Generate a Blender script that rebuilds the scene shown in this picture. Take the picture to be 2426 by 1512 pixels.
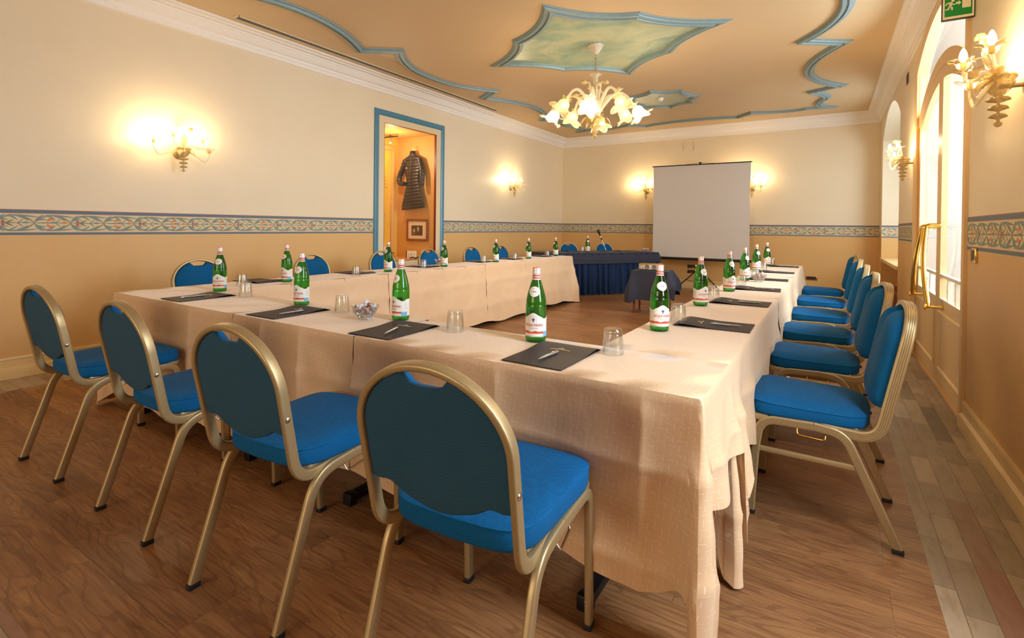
import bpy, bmesh, math, random
from math import sin, cos, pi, radians, sqrt, exp, atan2
from mathutils import Vector, Matrix
from mathutils.geometry import tessellate_polygon

for o in list(bpy.data.objects):
    bpy.data.objects.remove(o)
SC = bpy.context.scene
COL = SC.collection

# ------------------------------------------------------------------ camera
cam_d = bpy.data.cameras.new('camera')
cam = bpy.data.objects.new('camera', cam_d)
COL.objects.link(cam)
RIGHT = Vector((0.84658177, 0.53213470, 0.01148805))
DOWN = Vector((0.01439354, -0.00131256, -0.99989555))
FWD = Vector((-0.53206404, 0.84665869, -0.00877049))
cam.matrix_world = Matrix(((RIGHT.x, -DOWN.x, -FWD.x, 0), (RIGHT.y, -DOWN.y, -FWD.y, 0),
                           (RIGHT.z, -DOWN.z, -FWD.z, 1.225), (0, 0, 0, 1)))
cam_d.sensor_fit = 'HORIZONTAL'
cam_d.sensor_width = 36
cam_d.lens = 1196.4642 / 2426 * 36
cam_d.shift_x = 0.0
cam_d.shift_y = -(756 - 548.15) / 2426
cam_d.clip_start = 0.05
cam_d.clip_end = 100
SC.camera = cam

# ------------------------------------------------------------------ view, world, daylight
SC.view_settings.view_transform = 'Standard'
SC.view_settings.look = 'None'
SC.view_settings.gamma = 1
SC.view_settings.exposure = 0.06
SC.view_settings.use_curve_mapping = False
SC.cycles.use_denoising = True
SC.cycles.max_bounces = 12
SC.cycles.transparent_max_bounces = 24
SC.cycles.caustics_reflective = False
SC.cycles.caustics_refractive = False
SC.cycles.sample_clamp_indirect = 4.0

world = bpy.data.worlds.new('daylight')
SC.world = world
world.use_nodes = True
wb = world.node_tree.nodes['Background']
wb.inputs[0].default_value = (1.0, 0.93, 0.82, 1)
wb.inputs[1].default_value = 0.68


def area(name, loc, target, sx, sy, power, color):
    l = bpy.data.lights.new(name, 'AREA')
    l.shape = 'RECTANGLE'
    l.size, l.size_y = sx, sy
    l.energy = power
    l.color = color
    o = bpy.data.objects.new(name, l)
    COL.objects.link(o)
    o.location = loc
    d = Vector(target) - Vector(loc)
    o.rotation_euler = d.to_track_quat('-Z', 'Y').to_euler()
    return o


DAY = (0.72, 0.86, 1.0)
area('daylight_door', (2.1, 5.0, 2.1), (-1.5, 4.2, 0.8), 2.4, 2.3, 340, DAY)
area('daylight_window', (1.75, 8.6, 2.1), (-1.5, 8.0, 0.9), 2.2, 2.0, 100, DAY)
area('door_reveal_fill', (2.7, 3.3, 2.1), (0.9, 6.4, 1.4), 1.6, 2.4, 12, DAY)  # extra light added to brighten the door reveal
# unseen near window and warm rear fill, both added to raise the room's brightness
area('added_near_window_light', (1.22, 1.48, 1.9), (-1.3, 2.9, 0.7), 0.8, 2.0, 110, DAY)
area('rear_fill_light', (-2.4, -4.3, 1.9), (-2.6, 2, 1.0), 3.0, 2.0, 100, (1.0, 0.82, 0.62))


def point(name, loc, power, color, radius=0.03):
    l = bpy.data.lights.new(name, 'POINT')
    l.energy = power
    l.color = color
    l.shadow_soft_size = radius
    o = bpy.data.objects.new(name, l)
    COL.objects.link(o)
    o.location = loc
    return o


WARM = (1.0, 0.75, 0.44)

# ------------------------------------------------------------------ room numbers (metres)
XL, XR, YB, YR = -5.387, 0.735, 10.804, -3.6
ZC = 3.30           # ceiling
ZCB = 3.103         # cornice bottom
ZT, ZB = 1.3172, 1.1163   # wallpaper border
T = 0.755           # table top with cloth
TY0, TY1 = 1.4545, 1.9211     # front row
TXA, TXB = -4.066, -0.291
TXIL, TXIR = -3.5824, -0.7601
TYE, TYE2 = 7.58, 7.66

# ------------------------------------------------------------------ colour + material helpers


def lin(c):
    return c / 12.92 if c <= 0.04045 else ((c + 0.055) / 1.055) ** 2.4


def rgb(r, g, b):
    return (lin(r / 255), lin(g / 255), lin(b / 255), 1)


class NT:
    def __init__(self, name):
        self.m = bpy.data.materials.new(name)
        self.m.use_nodes = True
        self.t = self.m.node_tree
        self.n = self.t.nodes
        self.bsdf = self.n['Principled BSDF']
        self.out = self.n['Material Output']

    def node(self, typ, **kw):
        nd = self.n.new(typ)
        for k, v in kw.items():
            setattr(nd, k, v)
        return nd

    def link(self, a, b):
        self.t.links.new(a, b)

    def math(self, op, a, b=None, c=None):
        nd = self.n.new('ShaderNodeMath')
        nd.operation = op
        for i, v in enumerate((a, b, c)):
            if v is None:
                continue
            if isinstance(v, (int, float)):
                nd.inputs[i].default_value = v
            else:
                self.link(v, nd.inputs[i])
        return nd.outputs[0]

    def mix(self, f, a, b, mode='MIX'):
        nd = self.n.new('ShaderNodeMix')
        nd.data_type = 'RGBA'
        nd.blend_type = mode
        for i, v in ((0, f), (6, a), (7, b)):
            if isinstance(v, (int, float, tuple)):
                nd.inputs[i].default_value = v
            else:
                self.link(v, nd.inputs[i])
        return nd.outputs[2]

    def noise(self, scale, detail=3, rough=0.5, vec=None, dim='3D'):
        nd = self.n.new('ShaderNodeTexNoise')
        nd.inputs['Scale'].default_value = scale
        nd.inputs['Detail'].default_value = detail
        nd.inputs['Roughness'].default_value = rough
        if vec is not None:
            self.link(vec, nd.inputs['Vector'])
        return nd

    def coords(self, kind='Object', scale=(1, 1, 1), rot=(0, 0, 0)):
        tc = self.n.new('ShaderNodeTexCoord')
        mp = self.n.new('ShaderNodeMapping')
        mp.inputs['Scale'].default_value = scale
        mp.inputs['Rotation'].default_value = rot
        self.link(tc.outputs[kind], mp.inputs['Vector'])
        return mp.outputs[0]

    def bump(self, h, strength=0.2, dist=0.002):
        nd = self.n.new('ShaderNodeBump')
        nd.inputs['Strength'].default_value = strength
        nd.inputs['Distance'].default_value = dist
        self.link(h, nd.inputs['Height'])
        self.link(nd.outputs[0], self.bsdf.inputs['Normal'])

    def ramp(self, f, stops):
        nd = self.n.new('ShaderNodeValToRGB')
        els = nd.color_ramp.elements
        while len(els) < len(stops):
            els.new(0.5)
        for e, (p, c) in zip(els, stops):
            e.position = p
            e.color = c
        self.link(f, nd.inputs[0])
        return nd.outputs[0]

    def base(self, c):
        i = self.bsdf.inputs['Base Color']
        if isinstance(c, tuple):
            i.default_value = c
        else:
            self.link(c, i)


def plain(name, col, rough=0.5, metal=0.0, emis=None, estr=0.0, noise=0.04, scale=30, coat=0.0, spec=None):
    t = NT(name)
    dark = tuple(v * (1 - noise * 2) for v in col[:3]) + (1,)
    lite = tuple(min(1, v * (1 + noise * 2)) for v in col[:3]) + (1,)
    n = t.noise(scale, 3, 0.6, t.coords())
    t.base(t.mix(n.outputs[0], dark, lite))
    t.bsdf.inputs['Roughness'].default_value = rough
    t.bsdf.inputs['Metallic'].default_value = metal
    if coat:
        t.bsdf.inputs['Coat Weight'].default_value = coat
    if spec is not None:
        t.bsdf.inputs['Specular IOR Level'].default_value = spec
    if emis:
        t.bsdf.inputs['Emission Color'].default_value = emis
        t.bsdf.inputs['Emission Strength'].default_value = estr
    return t.m


def mat_wall():
    t = NT('wall_paint')
    tc = t.node('ShaderNodeTexCoord')
    sep = t.node('ShaderNodeSeparateXYZ')
    t.link(tc.outputs['Object'], sep.inputs[0])
    up = t.math('GREATER_THAN', sep.outputs[2], 1.2)
    n1 = t.noise(1.6, 5, 0.6, tc.outputs['Object'])
    n2 = t.noise(14, 4, 0.7, tc.outputs['Object'])
    hi = t.mix(n1.outputs[0], rgb(228, 211, 180), rgb(238, 222, 193))
    lo = t.mix(n1.outputs[0], rgb(216, 171, 108), rgb(226, 183, 122))
    c = t.mix(up, lo, hi)
    c = t.mix(0.10, c, n2.outputs[1], 'SOFT_LIGHT')
    t.base(c)
    t.bsdf.inputs['Roughness'].default_value = 0.42
    t.bsdf.inputs['Specular IOR Level'].default_value = 0.35
    t.bump(n2.outputs[0], 0.12, 0.003)
    return t.m


def mat_ceiling():
    t = NT('ceiling_paint')
    n1 = t.noise(1.1, 5, 0.6, t.coords())
    n2 = t.noise(20, 4, 0.7, t.coords())
    t.base(t.mix(n1.outputs[0], rgb(210, 182, 140), rgb(220, 194, 154)))
    t.bsdf.inputs['Roughness'].default_value = 0.6
    t.bump(n2.outputs[0], 0.08, 0.003)
    return t.m


def mat_wood_floor():
    t = NT('wood_plank_floor')
    tc = t.node('ShaderNodeTexCoord')
    mp = t.node('ShaderNodeMapping')
    mp.inputs['Location'].default_value = (0.42, -0.03, 0)
    t.link(tc.outputs['Object'], mp.inputs[0])
    br = t.node('ShaderNodeTexBrick')
    br.offset = 0.5
    br.inputs['Scale'].default_value = 1
    br.inputs['Brick Width'].default_value = 1.22
    br.inputs['Row Height'].default_value = 0.235
    br.inputs['Mortar Size'].default_value = 0.0012
    br.inputs['Mortar Smooth'].default_value = 0.0
    br.inputs['Color1'].default_value = (0, 0, 0, 1)
    br.inputs['Color2'].default_value = (1, 1, 1, 1)
    br.inputs['Mortar'].default_value = (0.5, 0.5, 0.5, 1)
    t.link(mp.outputs[0], br.inputs[0])
    # per plank shift of the grain
    cmb = t.node('ShaderNodeCombineXYZ')
    shift = t.math('MULTIPLY', br.outputs[0], 37.0)
    t.link(shift, cmb.inputs[2])
    t.link(shift, cmb.inputs[0])
    add = t.node('ShaderNodeVectorMath', operation='ADD')
    t.link(tc.outputs['Object'], add.inputs[0])
    t.link(cmb.outputs[0], add.inputs[1])
    m2 = t.node('ShaderNodeMapping')
    m2.inputs['Scale'].default_value = (0.9, 4.2, 1.0)
    t.link(add.outputs[0], m2.inputs[0])
    warp = t.noise(1.1, 3, 0.5, m2.outputs[0])
    ring = t.math('FRACT', t.math('MULTIPLY', warp.outputs[0], 17.0))
    ring = t.math('ABSOLUTE', t.math('SUBTRACT', ring, 0.5))
    m3 = t.node('ShaderNodeMapping')
    m3.inputs['Scale'].default_value = (3.0, 60.0, 1.0)
    t.link(add.outputs[0], m3.inputs[0])
    fine = t.noise(1.6, 6, 0.65, m3.outputs[0])
    blot = t.noise(1.5, 4, 0.6, m2.outputs[0])
    f = t.math('ADD', t.math('MULTIPLY', fine.outputs[0], 0.5), t.math('MULTIPLY', blot.outputs[0], 0.5))
    c = t.ramp(f, [(0.30, rgb(98, 64, 40)), (0.46, rgb(138, 95, 60)), (0.56, rgb(157, 112, 72)), (0.75, rgb(188, 144, 97))])
    c = t.mix(t.math('MULTIPLY', t.math('LESS_THAN', ring, 0.13), 0.34), c, rgb(92, 58, 40))
    tint = t.mix(br.outputs[0], (0.86, 0.84, 0.84, 1), (1.1, 1.08, 1.02, 1))
    c = t.mix(1.0, c, tint, 'MULTIPLY')
    c = t.mix(t.math('MULTIPLY', br.outputs[1], 0.5), c, rgb(70, 45, 30))
    t.base(c)
    t.bsdf.inputs['Roughness'].default_value = 0.40
    t.bsdf.inputs['Specular IOR Level'].default_value = 0.4
    t.bump(fine.outputs[0], 0.10, 0.001)
    return t.m


def mat_stone(name, horizontal=False):
    t = NT(name)
    tc = t.node('ShaderNodeTexCoord')
    mp = t.node('ShaderNodeMapping')
    mp.inputs['Rotation'].default_value = (0, 0, 0 if horizontal else pi / 2)
    mp.inputs['Location'].default_value = (0.1, 0.03, 0)
    t.link(tc.outputs['Object'], mp.inputs[0])
    br = t.node('ShaderNodeTexBrick')
    br.offset = 0.37
    br.offset_frequency = 2
    br.squash = 1.6
    br.squash_frequency = 3
    for k, v in (('Scale', 1), ('Brick Width', 0.34), ('Row Height', 0.083), ('Mortar Size', 0.0012), ('Mortar Smooth', 0.1)):
        br.inputs[k].default_value = v
    br.inputs['Color1'].default_value = (0, 0, 0, 1)
    br.inputs['Color2'].default_value = (1, 1, 1, 1)
    t.link(mp.outputs[0], br.inputs[0])
    c = t.ramp(br.outputs[0], [(0.0, rgb(112, 98, 82)), (0.2, rgb(164, 146, 122)), (0.5, rgb(190, 172, 146)), (0.8, rgb(160, 143, 120)), (1.0, rgb(160, 120, 98))])
    m2 = t.node('ShaderNodeMapping')
    m2.inputs['Scale'].default_value = (1.5, 5.0, 1)
    t.link(mp.outputs[0], m2.inputs[0])
    n = t.noise(5, 6, 0.65, m2.outputs[0])
    c = t.mix(0.7, c, t.ramp(n.outputs[0], [(0.3, rgb(84, 74, 62)), (0.5, rgb(150, 150, 150)), (0.75, rgb(176, 168, 150))]), 'SOFT_LIGHT')
    c = t.mix(br.outputs[1], c, rgb(96, 76, 58))
    t.base(c)
    t.bsdf.inputs['Roughness'].default_value = 0.45
    t.bump(n.outputs[0], 0.15, 0.002)
    return t.m


def mat_cloth():
    t = NT('damask_tablecloth')
    tc = t.node('ShaderNodeTexCoord')
    mp = t.node('ShaderNodeMapping')
    mp.inputs['Scale'].default_value = (52, 52, 52)
    mp.inputs['Rotation'].default_value = (0, 0, 0.10)
    t.link(tc.outputs['UV'], mp.inputs[0])
    sep = t.node('ShaderNodeSeparateXYZ')
    t.link(mp.outputs[0], sep.inputs[0])
    u, v = sep.outputs[0], sep.outputs[1]
    iu, iv = t.math('FLOOR', u), t.math('FLOOR', v)
    fu, fv = t.math('FRACT', u), t.math('FRACT', v)
    par = t.math('MODULO', t.math('ABSOLUTE', t.math('ADD', iu, iv)), 2.0)
    # a short dash in every cell, across in one cell and down in the next
    da = t.math('MULTIPLY', t.math('LESS_THAN', t.math('ABSOLUTE', t.math('SUBTRACT', fu, 0.35)), 0.045),
                t.math('LESS_THAN', t.math('ABSOLUTE', t.math('SUBTRACT', fv, 0.5)), 0.46))
    db = t.math('MULTIPLY', t.math('LESS_THAN', t.math('ABSOLUTE', t.math('SUBTRACT', fv, 0.6)), 0.045),
                t.math('LESS_THAN', t.math('ABSOLUTE', t.math('SUBTRACT', fu, 0.5)), 0.46))
    cell = t.node('ShaderNodeCombineXYZ')
    t.link(iu, cell.inputs[0])
    t.link(iv, cell.inputs[1])
    wn = t.node('ShaderNodeTexWhiteNoise')
    t.link(cell.outputs[0], wn.inputs[0])
    keep = t.math('MULTIPLY', t.math('GREATER_THAN', wn.outputs[0], 0.16), t.math('ADD', 0.45, t.math('MULTIPLY', wn.outputs[0], 0.7)))
    dash = t.math('ADD', t.math('MULTIPLY', da, par), t.math('MULTIPLY', db, t.math('SUBTRACT', 1.0, par)))
    dash = t.math('MULTIPLY', dash, keep)
    n = t.noise(3.0, 3, 0.6, tc.outputs['UV'])
    m2 = t.node('ShaderNodeMapping')
    m2.inputs['Scale'].default_value = (900, 900, 900)
    t.link(tc.outputs['UV'], m2.inputs[0])
    weave = t.noise(1.0, 2, 0.5, m2.outputs[0])
    c = t.mix(n.outputs[0], rgb(216, 178, 136), rgb(225, 189, 148))
    c = t.mix(t.math('MULTIPLY', dash, 0.42), c, rgb(252, 240, 220))
    t.base(c)
    t.bsdf.inputs['Roughness'].default_value = 0.5
    t.bsdf.inputs['Sheen Weight'].default_value = 0.35
    m4 = t.node('ShaderNodeMapping')
    m4.inputs['Scale'].default_value = (2.2, 1.1, 1)
    t.link(tc.outputs['UV'], m4.inputs[0])
    rum = t.noise(3.2, 5, 0.55, m4.outputs[0])
    rum.inputs['Distortion'].default_value = 0.6
    t.bump(t.math('ADD', t.math('MULTIPLY', rum.outputs[0], 1.0), t.math('MULTIPLY', weave.outputs[0], 0.008)), 0.25, 0.014)
    return t.m


def mat_fabric(name, a, b, rough=0.8, sheen=0.3, scale=900):
    t = NT(name)
    n = t.noise(7, 3, 0.6, t.coords())
    n2 = t.noise(scale, 2, 0.5, t.coords())
    wv = t.node('ShaderNodeTexWave')
    wv.wave_type = 'RINGS'
    wv.inputs['Scale'].default_value = 45
    wv.inputs['Distortion'].default_value = 18
    wv.inputs['Detail Scale'].default_value = 0.4
    t.link(t.coords(), wv.inputs[0])
    c = t.mix(n.outputs[0], a, b)
    c = t.mix(0.10, c, wv.outputs[0], 'SOFT_LIGHT')
    t.base(c)
    t.bsdf.inputs['Roughness'].default_value = rough
    t.bsdf.inputs['Sheen Weight'].default_value = sheen
    t.bsdf.inputs['Specular IOR Level'].default_value = 0.2
    t.bump(n2.outputs[0], 0.2, 0.0006)
    return t.m


def mat_glass(name, tint=(1, 1, 1, 1), ior=1.45, rough=0.0, refr=0.0):
    t = NT(name)
    n = t.n
    tr = t.node('ShaderNodeBsdfTransparent')
    tr.inputs[0].default_value = tint
    gl = t.node('ShaderNodeBsdfGlossy')
    gl.inputs['Roughness'].default_value = rough
    gl.inputs[0].default_value = (1, 1, 1, 1)
    lw = t.node('ShaderNodeLayerWeight')
    lw.inputs['Blend'].default_value = 0.5
    f0 = ((ior - 1) / (ior + 1)) ** 2
    frv = t.math('ADD', f0, t.math('MULTIPLY', t.math('POWER', lw.outputs['Facing'], 5.0), (1 - f0) * 0.85))
    body = tr.outputs[0]
    if refr:
        rf = t.node('ShaderNodeBsdfRefraction')
        rf.inputs[0].default_value = tint
        rf.inputs['IOR'].default_value = 1.33
        rf.inputs['Roughness'].default_value = 0.02
        m0 = t.node('ShaderNodeMixShader')
        m0.inputs[0].default_value = refr
        t.link(tr.outputs[0], m0.inputs[1])
        t.link(rf.outputs[0], m0.inputs[2])
        body = m0.outputs[0]
    ms = t.node('ShaderNodeMixShader')
    t.link(frv, ms.inputs[0])
    t.link(body, ms.inputs[1])
    t.link(gl.outputs[0], ms.inputs[2])
    t.link(ms.outputs[0], t.out.inputs['Surface'])
    return t.m


def mat_shade():
    # cream blown glass of the lamp cups: thin, milky, lit from inside
    t = NT('milky_lamp_glass')
    n = t.noise(28, 3, 0.6, t.coords())
    t.base(t.mix(n.outputs[0], rgb(250, 226, 160), rgb(255, 244, 214)))
    t.bsdf.inputs['Roughness'].default_value = 0.25
    t.bsdf.inputs['Emission Color'].default_value = rgb(255, 214, 132)
    e = t.math('ADD', 0.25, t.math('MULTIPLY', n.outputs[0], 0.7))
    t.link(e, t.bsdf.inputs['Emission Strength'])
    tr = t.node('ShaderNodeBsdfTransparent')
    ms = t.node('ShaderNodeMixShader')
    ms.inputs[0].default_value = 0.45
    t.link(t.bsdf.outputs[0], ms.inputs[1])
    t.link(tr.outputs[0], ms.inputs[2])
    t.link(ms.outputs[0], t.out.inputs['Surface'])
    return t.m


def mat_bulb():
    # clear envelope round a glowing filament: gives light and lets it through
    t = NT('lit_bulb')
    n = t.noise(40, 2, 0.5, t.coords())
    em = t.node('ShaderNodeEmission')
    t.link(t.mix(n.outputs[0], rgb(255, 222, 160), rgb(255, 236, 196)), em.inputs[0])
    em.inputs[1].default_value = 12
    tr = t.node('ShaderNodeBsdfTransparent')
    ms = t.node('ShaderNodeMixShader')
    ms.inputs[0].default_value = 0.6
    t.link(em.outputs[0], ms.inputs[1])
    t.link(tr.outputs[0], ms.inputs[2])
    t.link(ms.outputs[0], t.out.inputs['Surface'])
    return t.m


def mat_milky(name, a, b, clear, rough=0.15, metal=0.0):
    # hand blown glass with milk or gold in it: partly clear, partly scattering
    t = NT(name)
    n = t.noise(45, 3, 0.6, t.coords())
    t.base(t.mix(n.outputs[0], a, b))
    t.bsdf.inputs['Roughness'].default_value = rough
    t.bsdf.inputs['Metallic'].default_value = metal
    tr = t.node('ShaderNodeBsdfTransparent')
    tr.inputs[0].default_value = tuple(0.5 + 0.5 * v for v in b[:3]) + (1,)
    ms = t.node('ShaderNodeMixShader')
    ms.inputs[0].default_value = clear
    t.link(t.bsdf.outputs[0], ms.inputs[1])
    t.link(tr.outputs[0], ms.inputs[2])
    t.link(ms.outputs[0], t.out.inputs['Surface'])
    return t.m


def mat_marbled():
    t = NT('painted_green_sky')
    n = t.noise(1.6, 5, 0.62, t.coords(scale=(1, 1.5, 1)))
    n.inputs['Distortion'].default_value = 1.2
    c = t.ramp(n.outputs[0], [(0.28, rgb(118, 158, 156)), (0.42, rgb(150, 176, 158)), (0.55, rgb(178, 190, 162)), (0.75, rgb(204, 204, 170))])
    n2 = t.noise(0.9, 6, 0.7, t.coords(scale=(1, 2.4, 1)))
    n2.inputs['Distortion'].default_value = 2.0
    c = t.mix(t.math('MULTIPLY', t.math('GREATER_THAN', n2.outputs[0], 0.6), 0.35), c, rgb(120, 162, 160))
    t.base(c)
    t.bsdf.inputs['Roughness'].default_value = 0.28
    return t.m


def mat_streak(name, a, b, rough=0.45, scale=18):
    t = NT(name)
    n = t.noise(scale, 4, 0.65, t.coords())
    n.inputs['Distortion'].default_value = 1.0
    t.base(t.mix(n.outputs[0], a, b))
    t.bsdf.inputs['Roughness'].default_value = rough
    return t.m


M = {}
M['wall'] = mat_wall()
M['ceiling'] = mat_ceiling()
M['wood'] = mat_wood_floor()
M['stone'] = mat_stone('stone_tile_floor')
M['stone_h'] = mat_stone('stone_tile_floor_across', True)
M['cloth'] = mat_cloth()
M['cornice'] = plain('cornice_white', rgb(240, 233, 224), 0.5, noise=0.02)
M['cream'] = plain('cream_panel_paint', rgb(226, 206, 168), 0.45, noise=0.03)
M['casing'] = plain('door_ochre_paint', rgb(226, 190, 138), 0.4, noise=0.03)
M['white_wood'] = plain('white_joinery', rgb(236, 224, 202), 0.4, noise=0.02)
M['gold_edge'] = plain('ochre_edge_strip', rgb(222, 170, 90), 0.4)
M['baseboard'] = plain('baseboard_paint', rgb(232, 200, 140), 0.38, noise=0.02)
M['blue_mould'] = mat_streak('blue_grey_moulding', rgb(112, 140, 146), rgb(146, 168, 172))
M['blue_frame'] = mat_streak('blue_frame_paint', rgb(66, 120, 146), rgb(86, 142, 168), 0.35)
M['marbled'] = mat_marbled()
M['band_bg'] = plain('border_cream', rgb(222, 202, 162), 0.6, noise=0.02)
M['band_blue'] = plain('border_blue_stripe', rgb(92, 118, 134), 0.6)
M['band_red'] = plain('border_red_line', rgb(186, 104, 84), 0.6)
M['leaf'] = mat_streak('border_leaf_green', rgb(104, 126, 122), rgb(146, 162, 152), 0.6, 60)
M['leaf_dark'] = mat_streak('border_leaf_olive', rgb(120, 122, 98), rgb(140, 138, 112), 0.6, 60)  # olive tone of the printed leaf strokes
M['petal'] = plain('border_orange_flower', rgb(218, 132, 84), 0.6)
M['berry'] = plain('border_red_berry', rgb(186, 84, 70), 0.6)
M['blue_fabric'] = mat_fabric('blue_upholstery', rgb(0, 80, 130), rgb(2, 92, 148), 0.85, 0.02)
M['back_fabric'] = mat_fabric('dark_teal_backing', rgb(36, 74, 98), rgb(44, 84, 110), 0.85, 0.03)
M['gold_metal'] = plain('satin_champagne_metal', rgb(180, 158, 116), 0.42, 0.6, noise=0.03, scale=60)
M['rubber'] = plain('black_rubber', rgb(24, 24, 26), 0.6)
M['chrome'] = plain('chrome', rgb(210, 212, 216), 0.18, 1.0)
M['steel'] = plain('satin_silver', rgb(196, 200, 206), 0.25, 0.9)
M['brass'] = plain('polished_brass', rgb(232, 190, 96), 0.13, 1.0, noise=0.01)
M['black_metal'] = plain('black_metal', rgb(26, 26, 28), 0.4, 0.2)
M['leather'] = plain('black_leatherette', rgb(56, 48, 50), 0.55, noise=0.08, scale=300, spec=0.25)
M['gold_print'] = plain('gold_print', rgb(214, 188, 132), 0.4, 0.3)
M['green_glass'] = mat_glass('green_bottle_glass', (0.22, 0.66, 0.20, 1), 1.5, 0.02, 0.45)
M['clear_glass'] = mat_glass('clear_glass', (0.98, 0.99, 0.985, 1), 1.8, 0.02, 0.12)
M['pane'] = mat_glass('window_glass', (0.98, 0.98, 0.97, 1), 1.45, 0.0)
M['blown'] = mat_milky('amber_blown_glass', rgb(232, 204, 132), rgb(250, 236, 196), 0.6)
M['blown_clear'] = mat_milky('pale_blown_glass', rgb(232, 222, 196), rgb(250, 244, 226), 0.62)
M['amber'] = mat_milky('gold_flecked_glass', rgb(196, 172, 112), rgb(234, 216, 166), 0.42, 0.15, 0.1)
M['shade'] = mat_shade()
M['rose'] = mat_milky('silvered_glass', rgb(214, 200, 186), rgb(240, 230, 220), 0.15, 0.15, 0.2)
M['bulb'] = mat_bulb()
M['label_white'] = plain('bottle_label_paper', rgb(236, 232, 222), 0.5, noise=0.01)
M['label_grey'] = plain('label_grey_print', rgb(176, 184, 192), 0.5)
M['label_red'] = plain('label_red_print', rgb(206, 70, 62), 0.5)
M['label_orange'] = plain('label_orange_print', rgb(226, 120, 70), 0.5)
M['label_navy'] = plain('label_navy_print', rgb(34, 52, 110), 0.5)
M['label_sky'] = plain('label_sky_blue', rgb(120, 180, 222), 0.5)
M['cap'] = plain('bottle_cap_silver', rgb(232, 222, 214), 0.35, 0.3)
M['navy_top'] = mat_fabric('slate_navy_tablecloth', rgb(46, 48, 60), rgb(56, 58, 72), 0.75, 0.05)
M['navy_skirt'] = mat_fabric('navy_table_skirt', rgb(16, 34, 64), rgb(22, 44, 80), 0.8, 0.05)
M['table_wood'] = plain('red_brown_table_wood', rgb(122, 62, 36), 0.35)
M['screen_white'] = plain('projection_screen_white', rgb(222, 216, 210), 0.7, noise=0.008, scale=4)
M['projector'] = plain('projector_cream_plastic', rgb(208, 196, 170), 0.4)
M['dark_plastic'] = plain('dark_plastic', rgb(34, 32, 34), 0.4)
M['grey_plastic'] = plain('grey_plastic', rgb(120, 118, 112), 0.5)
M['sign_green'] = plain('exit_sign_green', rgb(0, 138, 58), 0.4)
M['sign_cream'] = plain('exit_sign_cream', rgb(240, 226, 190), 0.4)
M['niche_paint'] = plain('niche_ochre_paint', rgb(228, 178, 104), 0.5)
M['niche_yellow'] = plain('niche_yellow_panel', rgb(242, 190, 74), 0.3, coat=0.4)
M['red_edge'] = plain('dark_red_edge', rgb(126, 46, 28), 0.4)
M['coat'] = plain('black_quilted_nylon', rgb(40, 34, 33), 0.36, noise=0.05, scale=14)
M['coat_dark'] = plain('coat_black_trim', rgb(20, 18, 20), 0.5)
M['pic_frame'] = plain('red_brown_picture_frame', rgb(148, 84, 44), 0.35)
M['mat_board'] = plain('cream_mat_board', rgb(244, 232, 200), 0.6)
M['photo_dark'] = mat_streak('dark_brown_photo', rgb(70, 52, 36), rgb(112, 86, 58), 0.5, 12)
M['photo_light'] = plain('pale_photo_patch', rgb(196, 190, 176), 0.5)
M['candy_white'] = plain('white_candy_wrapper', rgb(226, 228, 238), 0.3, noise=0.12, scale=220)
M['candy_brown'] = plain('brown_candy_wrapper', rgb(170, 112, 92), 0.3, noise=0.12, scale=220)
M['candy_red'] = plain('red_candy_wrapper', rgb(176, 62, 58), 0.3, noise=0.12, scale=220)
M['maroon'] = plain('maroon_cloth', rgb(84, 38, 42), 0.7)
M['pink'] = plain('pale_pink_cloth', rgb(232, 196, 186), 0.7)
M['smoke_white'] = plain('detector_white', rgb(232, 226, 214), 0.5)
M['vent_dark'] = plain('vent_dark_slot', rgb(44, 36, 28), 0.6)
M['exterior'] = plain('pale_exterior_plaster', rgb(172, 166, 156), 0.8)

# ------------------------------------------------------------------ mesh builder


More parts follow.
